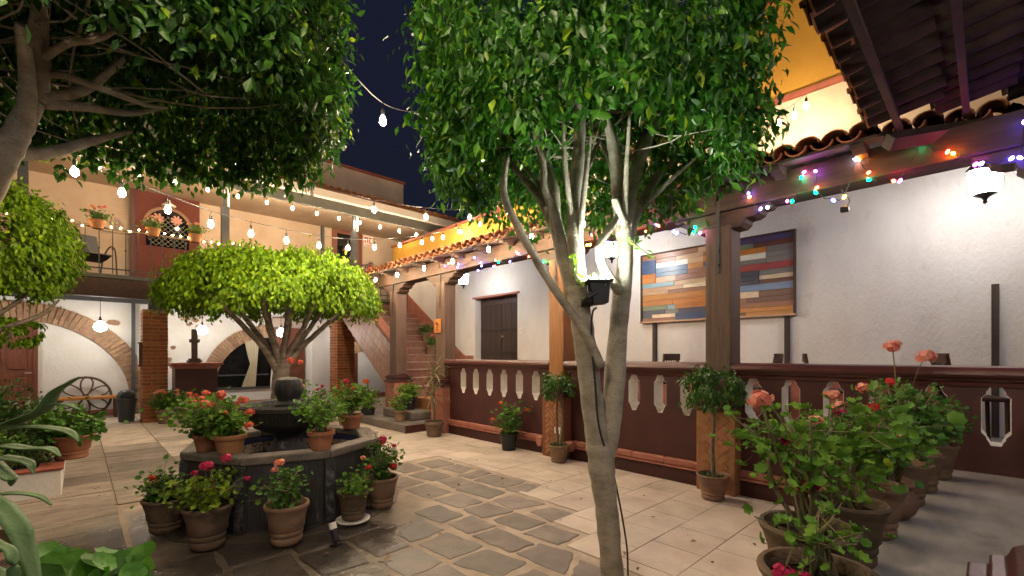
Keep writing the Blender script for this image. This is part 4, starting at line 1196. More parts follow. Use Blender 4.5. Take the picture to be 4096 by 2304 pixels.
# ---------------------------------------------------------------- lamps and light strings
bulb_me = MB().lathe([(.0005, -.106), (.013, -.102), (.024, -.087), (.028, -.068), (.024, -.047), (.015, -.030), (.012, -.018)], 8).mesh('bulb', M['bulb'], True)
bulb_off = MB().lathe([(.0005, -.106), (.013, -.102), (.024, -.087), (.028, -.068), (.024, -.047), (.015, -.030), (.012, -.018)], 8).mesh('bulb_unlit', M['bulboff'], True)
sock_me = MB().lathe([(.015, -.022), (.017, .03), (.011, .04), (.004, .045), (.004, .09)], 7).mesh('socket', M['black'])
bulb_dim = bulb_me.copy(); bulb_dim.materials[0] = M['bulbdim']
def strand(label, bulbs, cable, group='festoon strings over the courtyard', off=(), dim=False):
    """bulbs: centres of the glass; the cable runs drop above them"""
    b0 = bulbs[0]
    s = empty('string_lights', b0, label=label, cat='string lights', group=group)
    MB().tube([(p[0] - b0[0], p[1] - b0[1], p[2] - b0[2]) for p in bezier(cable, 4)], .0045, 5).build('cable', M['wire'], s)
    for i, p in enumerate(bulbs):
        q = (p[0] - b0[0], p[1] - b0[1], p[2] - b0[2] + .068)
        sk = link('socket', sock_me, s, q)
        link('bulb', bulb_off if i in off else bulb_dim if dim else bulb_me, s, q, (0, 0, i * .7))
    return s
def cab(bulbs, pre=(), post=(), drop=.155):
    return list(pre) + [(p[0], p[1], p[2] + drop) for p in bulbs] + list(post)
GUT = [(1.5, 12.0, 5.12), (2.09, 12.0, 5.11), (2.68, 12.0, 5.10), (3.29, 12.0, 5.10), (3.87, 12.0, 5.09), (4.47, 12.0, 5.09), (5.05, 12.0, 5.08), (5.63, 12.0, 5.08), (6.24, 12.0, 5.08), (6.85, 12.0, 5.08), (7.43, 12.0, 5.08)]
GUT = [(.3, 12.0, 5.12), (.9, 12.0, 5.12)] + GUT
strand('warm bulbs hanging in a row along the gutter of the rear gallery', GUT, cab(GUT, [(-.6, 12, 5.3)], [(8.0, 11.9, 5.26)]), dim=True)
S2 = [(-0.02, 5.33, 2.99), (0.3, 5.64, 2.97), (0.68, 5.93, 2.96), (1.11, 6.2, 2.95), (1.59, 6.47, 2.98), (2.1, 6.75, 3.03), (2.65, 7.03, 3.1), (3.24, 7.34, 3.21), (3.88, 7.67, 3.38), (4.58, 8.0, 3.59), (5.32, 8.37, 3.84), (6.14, 8.76, 4.16), (6.98, 9.18, 4.53)]
strand('string of warm bulbs sagging from the left tree across to the yellow wall', S2, cab(S2, [(-.5, 5.0, 3.2)], [(7.19, 9.22, 4.76)]), dim=True)
S3 = [(1.38, 6.28, 3.72), (2.28, 6.30, 3.60), (3.18, 6.30, 3.59), (4.08, 6.30, 3.67), (4.99, 6.31, 3.85)]
S3 = [(.45, 6.26, 3.95)] + S3 + [(5.9, 6.32, 4.15)]
strand('high string of bulbs with one unlit, crossing in front of the rear gutter', S3, cab(S3, [(-.5, 6.2, 4.3)], [(7.19, 6.4, 4.9)]), off=(2,))
S4 = [(.55, 2.2, 3.42), (1.25, 2.95, 3.42), (1.94, 3.68, 3.50), (2.75, 4.3, 3.85)]
strand('bulb hanging alone against the night sky between the two big trees', [S4[2], (3.2, 4.55, 4.05), (4.3, 5.15, 4.3)], [(.6, 2.5, 3.5), (1.32, 3.16, 3.55), (1.94, 3.68, 3.66), (2.48, 3.99, 3.88), (3.2, 4.55, 4.21), (4.3, 5.15, 4.46), (7.19, 6.6, 4.95)])  # the two bulbs behind the crown are added to light the paving
EAV = [(4.55, 8.95, 3.02), (4.55, 8.05, 3.01), (4.55, 7.09, 3.01), (4.55, 6.22, 3.0), (4.55, 5.29, 3.05), (4.55, 4.38, 3.07), (4.55, 3.49, 3.07)]
strand('row of warm bulbs hung under the tiled eave of the arcade', EAV, cab(EAV, [(4.55, 9.6, 3.2)], [(4.55, 3.0, 3.24)]), dim=True)
WAL = [(6.55, 9.82, 4.4), (6.55, 9.36, 4.35), (6.55, 8.7, 4.36), (6.55, 7.92, 4.38), (6.55, 7.35, 4.4), (6.55, 6.4, 4.46), (6.55, 5.45, 4.43), (6.55, 4.49, 4.41), (6.55, 3.54, 4.41), (6.55, 2.58, 4.42), (6.55, 1.88, 4.43), (6.55, 1.7, 4.46), (6.55, 1.57, 4.53)]
strand('row of bulbs close to the upper wall above the arcade roof', WAL, cab(WAL, [(7.15, 11, 4.75)], [(7.17, 1.52, 4.99)]), dim=True)
# unseen festoon bulbs added overhead to light the near side of the courtyard
S5 = [(-1.1, 1.3, 3.72), (-.3, 1.15, 3.64), (.45, 1.0, 3.62)]
strand('festoon string passing overhead in front of the near roof', S5, cab(S5, [(-2.6, 1.8, 4.0)], [(1.0, 1.0, 3.9), (1.5, .8, 4.1)]))
# warm mini lights twined along the balcony rail
bl = empty('fairy_lights', (2, 12.05, 3.96), label='warm fairy lights twined along the balcony rail', cat='fairy lights')
rng = random.Random(6)
pts = []
x = -1.9
while x < 3.2:
    pts.append((x - 2, rng.uniform(-.03, .0) - .01, rng.uniform(-.03, .035))); x += .07
MB().tube(pts, .004, 4).build('cable', M['wire'], bl)
mw = MB().ball((0, 0, 0), .016, 6, 4).mesh('mini_bulb', M['mini_warm'])
for p in pts[::2]:
    link('mini_bulb', mw, bl, (p[0], p[1] - .02, p[2] + rng.uniform(-.02, .02)))
# coloured fairy lights on the arcade beam
CL = [('m', 6.8, 3.05), ('o', 6.71, 3.08), ('b', 6.4, 3.03), ('b', 6.44, 2.98), ('b', 5.95, 3.07), ('b', 5.79, 2.96), ('b', 5.78, 2.91), ('b', 5.89, 2.85), ('b', 5.49, 2.86), ('r', 5.44, 2.86), ('o', 5.42, 2.95), ('g', 5.35, 2.91), ('b', 5.1, 2.88), ('r', 4.96, 3.01), ('w', 4.93, 2.98), ('r', 4.71, 2.9), ('g', 4.42, 2.78), ('v', 3.9, 2.87), ('o', 3.63, 2.88), ('o', 3.59, 2.88), ('g', 3.57, 3.13), ('m', 3.57, 3.02), ('r', 3.55, 2.99),
 ('o', 3.38, 2.87), ('b', 3.32, 2.86), ('g', 2.96, 2.93), ('r', 2.94, 2.92), ('o', 2.81, 3.11), ('m', 2.78, 3.07), ('r', 2.78, 2.89), ('b', 2.65, 2.94), ('r', 2.61, 2.92), ('b', 2.44, 2.83), ('b', 2.4, 2.8), ('g', 2.21, 2.77), ('g', 2.19, 2.82), ('m', 2.14, 2.75),
 ('b', 1.65, 3.05), ('o', 1.64, 3.01), ('b', 1.54, 2.87), ('w', 1.48, 2.87), ('m', 1.31, 2.89), ('g', 1.27, 2.88), ('g', 1.19, 3.08), ('m', 1.17, 3.12), ('v', 1.08, 3.1), ('r', 1.07, 2.95), ('g', 1.08, 2.91), ('b', .95, 2.81), ('o', .87, 2.82), ('w', .79, 3.12), ('o', .77, 3.11), ('r', .7, 2.98), ('g', .7, 2.92), ('r', .54, 2.87), ('m', .5, 2.86), ('g', .37, 3.11), ('r', .22, 3.0), ('o', .19, 2.98), ('m', .07, 2.86), ('b', .04, 2.86), ('b', -.11, 2.85), ('b', -.15, 2.84), ('b', -.17, 3.08)]
fl = empty('coloured_fairy_lights', (4.84, 3.5, 2.95), label='multicoloured fairy lights strung loosely along the arcade beam', cat='fairy lights')
pts = [(rng.uniform(-.01, .01) - (.015 if z > 2.9 else .0), y - 3.5, z - 2.95 + .02) for _, y, z in CL]
cpts = []
for i in range(len(pts) - 1):
    a, b = Vector(pts[i]), Vector(pts[i + 1])
    cpts += [a, a.lerp(b, .5) + Vector((0, 0, -.03 - .04 * min(1, (b - a).length)))]
MB().tube(cpts + [Vector(pts[-1])], .0035, 4).build('cable', M['wire'], fl)
mm = {}
for (c, y, z), p in zip(CL, pts):
    if c not in mm: mm[c] = MB().ball((0, 0, 0), .012, 7, 5, 1.5).mesh('mini_bulb', M['mini_' + c])
    link('mini_bulb', mm[c], fl, (p[0] - .012, p[1], p[2] - .02), (rng.uniform(-1, 1), rng.uniform(-1, 1), 0))
# plug and adaptor hanging from the coloured string
MB().tube(bezier([(.02, -2.6, -.05), (.02, -2.66, -.16), (.02, -2.63, -.22)], 5), .004, 5).build('loose_cable', M['wire'], fl)
MB().cbox(-.02, .02, -2.66, -2.60, -.26, -.21, .006).build('adaptor', M['black'], fl)
# wall lanterns
def lantern(y, z, label, x=6.2, top=None, cap=.135):
    t = empty('hanging_lantern', (x, y, z), label=label, cat='lantern', group='lanterns hanging in the arcade')
    MB().lathe([(.085, -.13), (.105, -.05), (.11, .02), (.105, .08), (.09, .10)], 14).build('glass', M['lantern'], t, smooth=True)
    MB().lathe([(cap, .088), (cap - .005, .11), (.09, .16), (.05, .185), (.03, .22), (.012, .235), (.001, .24)], 14).build('roof', M['iron'], t, smooth=50)
    MB().lathe([(.001, -.23), (.018, -.215), (.012, -.195), (.025, -.17), (.06, -.15), (.088, -.135), (.001, -.132)], 12).build('base', M['iron'], t, smooth=50)
    cg = MB()
    for k in range(6):
        a = k * math.pi / 3 + .3
        cg.tube([(.108 * math.cos(a), .108 * math.sin(a), -.13), (.124 * math.cos(a), .124 * math.sin(a), .0), (.118 * math.cos(a), .118 * math.sin(a), .10)], .005, 5)
    cg.build('cage', M['iron'], t)
    MB().tube([(0, 0, .23), (0, 0, (top or rz_(6.2)) - z)], .007, 6).build('rod', M['iron'], t)
lantern(.027, 3.10, 'bright iron lantern hanging before the white wall at the right edge')
lantern(8.07, 3.14, 'bright iron lantern beside the old dark door')
lantern(4.18, 3.14, 'iron lantern behind the forked tree, between the dark door and the plank panel')
lantern(-1.3, 3.0, 'iron lantern hanging in the near wing, out of the picture on the right', 2.3, wz(-1.3) - .05, .18)  # added out of view to light the pots; wide cap keeps the roof dark
lantern(-1.3, 3.0, 'iron lantern hanging in the near wing behind the viewpoint', -.7, wz(-1.3) - .05, .18)  # second added lantern, unseen, brightens the lower left and the trunk
# pendant globes of the rear gallery
def pendant(x, z, label, y=13.3, r=.115):
    t = empty('pendant_lamp', (x, y, z), label=label, cat='pendant lamp', group='pendant lamps under the rear balcony')
    MB().tube([(0, 0, r + .09), (0, 0, 2.90 - z)], .006, 5).build('cord', M['wire'], t)
    MB().lathe([(.045, r - .012), (.045, r + .03), (.02, r + .05), (.018, r + .10)], 10).build('cap', M['black'], t)
    MB().cbox(-.07, .07, -.07, .07, 2.90 - z, 2.93 - z, .004).build('ceiling_rose', M['black'], t)
    MB().lathe([(.001, -r * .95), (r * .5, -r * .85), (r * .88, -r * .45), (r * .98, 0), (r * .82, r * .5), (r * .5, r * .85), (.045, r)], 14).build('globe', M['pendant'], t, smooth=True)
pendant(.35, 2.05, 'glowing pendant globe over the bench and the brick arch')
pendant(2.2, 2.04, 'glowing pendant globe beside the stone cross')
pendant(4.0, 2.04, 'glowing pendant globe behind the trunk of the umbrella tree')
pendant(6.3, 2.04, 'glowing pendant globe behind the right brick pillar')
pendant(-1.7, 2.04, 'glowing pendant globe at the left edge by the panelled door')
# enamel shade lamp in the red bay (unlit)
t = empty('shade_lamp', (1.62, 13.95, 5.20), label='white enamel shade lamp over the arched mosaic', cat='lamp')
MB().lathe([(.15, -.10), (.145, -.085), (.06, -.03), (.035, .0), (.03, .05)], 16).build('shade', M['whiteplastic'], t, smooth=True)
MB().tube(bezier([(0, 0, .04), (0, 0, .12), (0, .12, .13), (0, .24, .10)], 4), .012, 6).build('arm', M['black'], t)
MB().ball((0, 0, -.07), .035, 8, 6).build('bulb', M['bulboff'], t)
# floodlight strapped to the tree
FLP = (2.167, 1.553, 1.802)
t = empty('floodlight', FLP, R(-44), label='black floodlight strapped in the fork of the tall tree, shining up', cat='floodlight')
MB().extr([(-.035, -.07), (.05, -.06), (.06, .055), (-.055, .055)], 'y', -.055, .055).build('housing', M['black'], t, bevel=.005)
MB().cbox(-.075, .075, -.065, .065, .055, .075, .006).build('bezel', M['black'], t)
MB().box(-.055, .055, -.05, .05, .0755, .079).build('lens', M['flood'], t)
MB().tube([(-.02, -.062, 0), (-.07, -.062, -.03), (-.09, -.02, -.055)], .012, 5).tube([(-.02, .062, 0), (-.07, .062, -.03), (-.09, .02, -.055)], .012, 5).build('yoke', M['black'], t)
MB().tube([(-.10, 0, -.055), (-.04, 0, -.055)], .022, 8).build('clamp', M['black'], t)
MB().tube(rel(FLP, bezier([(2.159, 1.561, 1.718), (2.126, 1.565, 1.682), (2.139, 1.58, 1.523), (2.154, 1.566, 1.294), (2.172, 1.562, 1.087), (2.194, 1.542, 0.949), (2.387, 1.593, 0.697), (2.466, 1.559, 0.293), (2.475, 1.55, 0.066)], 5)), .006, 5).build('cable', M['wire'], t, rot=(0, 0, R(44)))

# ---------------------------------------------------------------- potted plants
POTP = {
 'rolled': lambda r, h: [(r * .62, 0), (r * .70, h * .06), (r * .70, h * .16), (r * .66, h * .19), (r * .73, h * .24), (r * .73, h * .30), (r * .70, h * .33), (r * .79, h * .40), (r * .82, h * .62), (r * .90, h * .78), (r * .94, h * .86), (r * 1.0, h * .91), (r * 1.02, h * .96), (r * .98, h), (r * .90, h * .995), (r * .86, h * .95), (r * .83, h * .82)],
 'std': lambda r, h: [(r * .66, 0), (r * .70, h * .02), (r * .88, h * .74), (r * .89, h * .76), (r * .98, h * .77), (r * 1.0, h * .79), (r * 1.02, h * .98), (r * 1.0, h), (r * .90, h), (r * .88, h * .9), (r * .84, h * .8)],
 'nursery': lambda r, h: [(r * .72, 0), (r * .74, h * .03), (r * .96, h * .9), (r * 1.03, h * .905), (r * 1.03, h), (r * .97, h), (r * .92, h * .85)],
 'urn': lambda r, h: [(r * .55, 0), (r * .62, h * .04), (r * .9, h * .2), (r * 1.05, h * .42), (r * .98, h * .6), (r * .8, h * .72), (r * .78, h * .8), (r * .95, h * .88), (r * 1.0, h * .95), (r * .95, h), (r * .8, h * .97), (r * .74, h * .85)],
}
def pot(parent, kind, r, h, mt, soil=.9):
    pr = POTP[kind](r, h)
    MB().lathe(pr, 26).build('pot', mt, parent, smooth=40)
    sr = pr[-1][0]
    s = MB().lathe([(sr * 1.02, pr[-1][1]), (sr * .6, pr[-1][1] + .012), (.001, pr[-1][1] + .016)], 14)
    s.build('soil', M['soil'], parent, smooth=True)
    return pr[-1][1]
blo_cache = {}
def flower(parent, p, col, size, rs, top=None, n=None):
    """a round umbel of small five-petalled blossoms on its stalk"""
    n = n or max(14, int(20 + size * 420))
    d = nrm(rs.normal(0, 1, (n, 3)) + np.array([0, 0, .55]))
    T = d * np.array([1, 1, .7]) * size * rs.uniform(.45, .95, (n, 1))
    F = frames(np.cross(d, rs.normal(0, 1, (n, 3))), d)
    return scatter('flower', BLO_V, BLO_F, T, F, size * rs.uniform(.26, .38, n), rs.uniform(0, 1, n), FLO[col], parent, p)

def geranium(loc, kind, r, h, pm, H, spread, nst=9, lr=.032, nl=150, flowers=(), seed=0, label='', leafm='ger', group=None, lean=(0, 0), bare=.25, single=0, low=0):
    t = empty('potted_geranium', loc, seed * .7, label=label, cat='potted plant', group=group)
    if not single: nl = int(nl * 1.9); lr *= .74
    rs = np.random.default_rng(seed + 100)
    zs = pot(t, kind, r, h, M[pm])
    stems = MB(); tips = []
    ca, sa_ = math.cos(-seed * .7), math.sin(-seed * .7)
    lx, ly = lean[0] * ca - lean[1] * sa_, lean[0] * sa_ + lean[1] * ca
    for i in range(nst):
        a = 2 * math.pi * (i + rs.uniform(-.4, .4)) / nst
        q = rs.uniform(.25, 1.0)
        ex = math.cos(a) * spread * q + lx; ey = math.sin(a) * spread * q + ly
        ez = zs + H * (rs.uniform(.62, 1.0) - .25 * q - low)
        b = Vector((rs.uniform(-.3, .3) * r, rs.uniform(-.3, .3) * r, zs))
        e = Vector((ex, ey, ez))
        mid = b.lerp(e, .45) + Vector((rs.normal(0, .03), rs.normal(0, .03), .04))
        c = bezier([b, mid, e], 5)
        stems.tube(c, lerp_list([.010, .008, .005], len(c)), 5)
        tips.append(c)
    stems.build('stem', M['wstem'] if lr > .03 else M['stem'], t, smooth=True)
    P = []; 
    for i in range(nl):
        c = tips[rs.integers(0, nst)]
        k = int(len(c) * rs.uniform(bare, 1.0)) - 1
        k = max(0, min(k, len(c) - 1))
        sp = lr * (1.5 + 2.0 * (k / len(c)))
        P.append(np.array(c[k]) + rs.normal(0, sp, 3) * np.array([1, 1, .75]))
    P = np.array(P)
    P[:, 2] = np.maximum(P[:, 2], zs + .01)
    rad = P - np.array([lx * .5, ly * .5, zs + H * .25])
    nn = nrm(nrm(rad) * .8 + np.array([0, 0, .75]) + rs.normal(0, .5, P.shape))
    ax = nrm(rad * np.array([1, 1, .2]) + rs.normal(0, .15, P.shape))
    F = frames(ax, nn)
    S = lr * 2 * rs.uniform(.55, 1.15, nl)
    rn = np.clip(rs.beta(2, 2, nl), 0, 1)
    if single:
        # the big near leaves are told apart one by one
        me = MB().add(GER_V, GER_F).mesh('leaf', M[leafm], True)
        a = me.attributes.new('rnd', 'FLOAT', 'POINT'); a.data.foreach_set('value', np.full(len(GER_V), .45, np.float32))
        me2 = me.copy(); me2.attributes['rnd'].data.foreach_set('value', np.full(len(GER_V), .8, np.float32))
        for i in range(single):
            o = bpy.data.objects.new('leaf', me if i % 3 else me2); COL.objects.link(o); o.parent = t
            o.matrix_local = Matrix.Translation(P[i].tolist()) @ (Matrix(F[i].tolist()) * float(S[i])).to_4x4()
    k = single
    if nl > k:
        scatter('foliage', GER_V, GER_F, P[k:], F[k:], S[k:], rn[k:], M[leafm], t, kind='stuff')
    # petioles
    pe = MB()
    for i in range(0, nl, 2 if nl < 200 else 4):
        c = tips[rs.integers(0, nst)]
        j = int(np.argmin([np.linalg.norm(np.array(q) - P[i]) for q in c]))
        pe.tube([c[j], tuple(P[i] - nn[i] * .01)], .0022, 3, False)
    pe.build('petioles', M['stem'], t, kind='stuff')
    for (dx, dy, dz, col, size) in flowers:
        x_, y_ = dx * ca - dy * sa_, dx * sa_ + dy * ca
        p = (x_, y_, zs + dz)
        fo = flower(t, p, col, size, rs)
        c = tips[int(np.argmin([np.linalg.norm(np.array(q[-1]) - np.array(p)) for q in tips]))]
        st = MB().tube(bezier([c[len(c) * 2 // 3], Vector(c[len(c) * 2 // 3]).lerp(Vector(p), .6) + Vector((0, 0, .03)), p], 3), .003, 4)
        st.build('flower_stalk', M['stem'], t)
    return t
def fl(n, col, H, spread, size, seed, up=1.0, lean=(0, 0)):
    rr = random.Random(seed)
    out = []
    for i in range(n):
        a = rr.uniform(0, 2 * math.pi); q = rr.uniform(.2, .95)
        c = col if isinstance(col, str) else rr.choice(col)
        out.append((math.cos(a) * spread * q + lean[0], math.sin(a) * spread * q + lean[1], H * rr.uniform(.80, 1.12) * up - .15 * q * H, c, size * rr.uniform(.8, 1.2)))
    return out
GF = 'pots standing round the fountain'
# toward-the-camera and sideways unit vectors help to aim flowers: camera at the origin
geranium((.52, 4.62, .022), 'rolled', .165, .27, 'terrad', .26, .17, 9, .026, 190, [(-.10, -.02, .22, 'red', .035), (.2, -.05, .19, 'red', .03)], 1, 'dark mossy pot with sparse red geranium at the left of the fountain', 'gerd', GF)
geranium((.70, 4.02, .022), 'rolled', .165, .31, 'terrad', .34, .24, 10, .030, 210, [(-.02, -.08, .36, 'magenta', .05), (.10, -.10, .40, 'magenta', .042), (-.08, 0, .30, 'magenta', .03), (.26, .0, .20, 'magenta', .03)], 2, 'dark pot with a pale lower band and magenta geranium before the fountain', 'gery', GF)
geranium((1.15, 3.69, .022), 'rolled', .158, .30, 'terrab', .36, .20, 8, .026, 130, [(-.07, -.06, .38, 'peach', .042), (-.10, -.05, .33, 'peach', .028)], 3, 'light ridged terracotta pot with a single peach geranium at the fountain front', 'gerd', GF)
geranium((1.71, 3.77, .046), 'rolled', .135, .24, 'terrad', .24, .15, 7, .024, 130, [(.10, .02, .30, 'peach', .028), (.13, -.02, .22, 'red', .028)], 4, 'small dark pot on a white saucer with low green geranium', 'ger', GF, low=.15)
sau = empty('saucer', (1.71, 3.77, .022), label='white saucer under the small dark pot by the fountain', cat='saucer')
MB().lathe([(.11, 0), (.135, .008), (.142, .022), (.13, .022), (.10, .012), (.001, .012)], 20).build('dish', M['whiteplastic'], sau, smooth=True)
geranium((2.07, 3.95, .022), 'rolled', .155, .28, 'terrab', .46, .17, 11, .023, 240, [(-.06, .02, .47, 'white', .036), (.0, -.02, .40, 'magenta', .045), (.02, .03, .36, 'red', .04), (.12, -.02, .28, 'white', .042), (.10, -.05, .33, 'magenta', .03), (.06, -.12, .16, 'red', .04)], 5, 'brown ridged pot with a tall mixed red and white geranium, rightmost at the fountain', 'gerd', GF)
GR = 'pots standing on the fountain rim'
RZ = .632
geranium((.915, 4.36, RZ), 'std', .125, .155, 'terra', .34, .34, 13, .028, 420, [(-.05, .05, .36, 'coral', .045), (-.16, .1, .28, 'coral', .05), (-.10, .1, .27, 'coral', .04), (.10, .02, .30, 'coral', .05), (.14, -.02, .20, 'coral', .042), (.13, -.05, .10, 'coral', .04), (-.05, -.05, .22, 'coral', .03)], 6, 'clean terracotta pot with a wide coral geranium, front left on the fountain rim', 'ger', GR, lean=(-.16, .08), low=-.05)
geranium((.79, 4.60, RZ), 'std', .10, .14, 'terra', .22, .16, 6, .024, 110, [], 7, 'smaller terracotta pot half hidden behind the coral geranium on the rim', 'gerd', GR)
geranium((.90, 5.22, RZ), 'std', .12, .15, 'terra', .34, .22, 10, .024, 220, fl(9, ('peach', 'coral'), .32, .2, .036, 3), 8, 'terracotta pot with many salmon blooms at the back left of the rim', 'gerd', GR)
geranium((1.52, 3.985, RZ), 'std', .112, .16, 'terra', .34, .20, 6, .027, 150, [(.02, .03, .10, 'white', .02)], 9, 'terracotta pot with a bare-stemmed green geranium at the front of the rim', 'ger', GR, bare=.6)
geranium((2.20, 4.90, RZ), 'std', .125, .15, 'terra', .42, .19, 9, .027, 260, [(-.06, .0, .40, 'magenta', .036), (-.10, -.03, .30, 'magenta', .034), (.02, 0, .32, 'red', .026)], 10, 'terracotta pot with pale leaves and magenta buds at the right end of the rim', 'ger', GR, bare=.45)
geranium((2.05, 5.33, RZ), 'std', .10, .14, 'terra', .36, .15, 7, .022, 170, [(.0, .0, .34, 'magenta', .026), (-.05, .03, .3, 'red', .024)], 11, 'terracotta pot with dark leaves at the back right of the rim', 'gerd', GR)
geranium((1.76, 5.46, RZ), 'std', .125, .16, 'terra', .50, .17, 9, .026, 240, [(-.02, -.02, .62, 'coral', .05), (.09, 0, .60, 'coral', .036), (.06, -.03, .38, 'peach', .036), (.1, -.02, .33, 'peach', .035), (.0, -.05, .36, 'peach', .03)], 12, 'terracotta pot with tall coral geranium at the back of the rim', 'ger', GR)
# row of big pots on the platform edge
GP_ = 'big pots in a row along the platform edge'
def rowpot(p, kind, r, h, pm, H, sp, nst, lr, nl, flw, seed, label, leafm='ger', **k):
    return geranium((p[0], p[1], .55), kind, r, h, pm, H, sp, nst, lr, nl, flw, seed, label, leafm, GP_, **k)
rowpot((1.60, .353), 'rolled', .160, .26, 'terrad', .24, .10, 5, .019, 60, [(-.115, .06, .05, 'magenta', .036), (-.085, .02, .04, 'magenta', .028)], 20, 'nearest dark pot in the bottom right with a small magenta geranium', 'ger', single=60, bare=.7)
rowpot((1.96, .464), 'rolled', .160, .27, 'terrad', .60, .20, 11, .0205, 210, [(-.20, .10, .52, 'peach', .046), (-.03, -.02, .20, 'magenta', .036), (-.03, .06, .36, 'magenta', .032), (.10, .0, .42, 'peach', .032)], 21, 'second dark pot of the row with a tall leggy peach and magenta geranium', 'ger', single=160, bare=.74, lean=(-.02, .06))
rowpot((2.43, .425), 'rolled', .145, .265, 'terrad', .56, .19, 11, .024, 200, [(.02, .06, .50, 'peach', .036), (.06, .04, .42, 'magenta', .03), (-.05, .02, .46, 'peach', .03)], 22, 'dark pot third in the row with broad geranium leaves', 'ger', single=160, bare=.72, lean=(0, .04))
rowpot((2.88, .404), 'rolled', .138, .255, 'terrab', .50, .19, 10, .029, 170, [(.0, .03, .52, 'peach', .040), (.05, 0, .42, 'red', .034)], 23, 'ridged brown pot fourth in the row with dense leaves', 'gerd', single=60, bare=.66, lean=(0, .03))
rowpot((3.26, .37), 'urn', .11, .21, 'terrab', .36, .14, 8, .026, 110, [(.05, -.03, .26, 'peach', .034)], 24, 'small rounded brown jar in the row of big pots', 'gerd', bare=.55)
rowpot((3.62, .36), 'rolled', .142, .255, 'terrab', .66, .20, 13, .027, 300, [(-.10, .04, .74, 'peach', .056), (.0, .06, .52, 'red', .034), (.06, -.04, .30, 'peach', .034)], 25, 'ridged pot with the tallest peach geranium of the row', 'gerd', bare=.5)
rowpot((4.04, .33), 'rolled', .142, .25, 'terrab', .60, .19, 12, .028, 280, [(-.02, -.04, .68, 'peach', .060), (.03, .0, .26, 'peach', .03), (.07, -.02, .26, 'peach', .03)], 26, 'ridged pot next to last in the row with a large peach bloom', 'gerd', bare=.5)
rowpot((4.53, .28), 'rolled', .14, .25, 'terrab', .46, .20, 11, .028, 280, [], 27, 'last ridged pot of the row, bushy and without blooms, by the balustrade', 'gerd', bare=.45)
# by the balustrade and the stairs
geranium((4.70, 5.00, .012), 'nursery', .135, .25, 'plasticpot', .62, .24, 12, .038, 190, [(-.12, .05, .50, 'orange', .034), (-.22, .12, .26, 'orange', .034), (.14, -.26, .40, 'orange', .036)], 30, 'black nursery pot with a bushy orange geranium against the balustrade', 'gerd')
geranium((4.82, 8.05, .345), 'nursery', .135, .24, 'plasticpot', .36, .26, 10, .030, 230, [(.1, 0, .33, 'coral', .025)], 31, 'black nursery pot with a leafy plant on the upper stone step', 'ger')
geranium((4.45, 7.75, .175), 'std', .13, .22, 'terrab', .40, .20, 9, .028, 170, [(.06, -.05, .2, 'orange', .02)], 32, 'weathered clay pot with a pale green plant on the lower stone step', 'ger')
geranium((4.45, 9.1, .02), 'nursery', .15, .28, 'plasticpot', .58, .22, 10, .032, 230, [(-.05, -.02, .62, 'orange', .07), (.0, .03, .60, 'orange', .055)], 33, 'black pot with a big orange bloom beside the tiled pedestal', 'ger')
geranium((3.75, 8.6, .01), 'std', .14, .22, 'terra', .46, .2, 9, .028, 200, fl(4, ('magenta', 'peach'), .42, .18, .035, 8), 34, 'clay pot with a few pink blooms behind the right of the fountain', 'gerd')
geranium((1.30, 11.85, .01), 'std', .15, .30, 'terrab', .50, .30, 10, .035, 300, fl(6, ('peach', 'coral'), .5, .3, .05, 9), 35, 'clay pot of peach geraniums at the foot of the left brick pillar', 'gerd')
geranium((1.62, 11.65, .01), 'std', .15, .30, 'terrab', .46, .26, 9, .035, 250, fl(3, ('peach', 'coral'), .48, .26, .045, 10), 36, 'second clay pot right of the one at the brick pillar', 'ger')
# on the stair treads
SG_ = 'pots on the stair treads'
for i, (k, x, col, lb) in enumerate(((2, 6.78, (), 'clay pot with a small green plant on a low stair tread'), (4, 6.62, ('orange', 'orange', 'coral'), 'clay pot with orange blooms halfway up the stairs'), (6, 6.85, (), 'pot with a grey green plant against the red stair dado'), (10, 6.5, ('white', 'white'), 'clay pot with white blooms near the top of the stairs'))):
    geranium((x, 8.75 + k * .275 + .13, .55 + k * .175 + .199), 'std', .14, .24, 'terrab', .34, .18, 8, .028, 140, fl(len(col), col, .34, .15, .05, 20 + i) if col else (), 40 + i, lb, 'gerd', SG_)
# flower pots hung on the balcony rail
for i, (x, col, lb) in enumerate(((.27, 'coral', 'clay pot hooked on the balcony rail by the wall plaque'), (1.13, 'peach', 'clay pot hooked on the balcony rail left of the arched mosaic'), (1.86, 'peach', 'clay pot hooked on the balcony rail right of the arched mosaic'))):
    geranium((x, 12.0, 3.90), 'std', .125, .17, 'terra', .26, .18, 7, .03, 90, fl(5, (col,), .30, .16, .035, 30 + i), 50 + i, lb, 'gerd', 'pots on the balcony rail', low=-.0)
for i, (x, col, lb) in enumerate(((2.55, ('red',), 'reddish plant on the balcony above the umbrella tree'), (3.15, ('peach',), 'tall pale green plant on the balcony above the umbrella tree'), (4.35, ('coral',), 'potted plant with coral blooms on the balcony left of the upstairs door'))):
    geranium((x, 12.35, 3.06), 'std', .17, .32, 'terra', .85, .34, 9, .05, 150, fl(3, col, .9, .3, .05, 40 + i), 60 + i, lb, 'gerd', 'pots on the balcony floor')

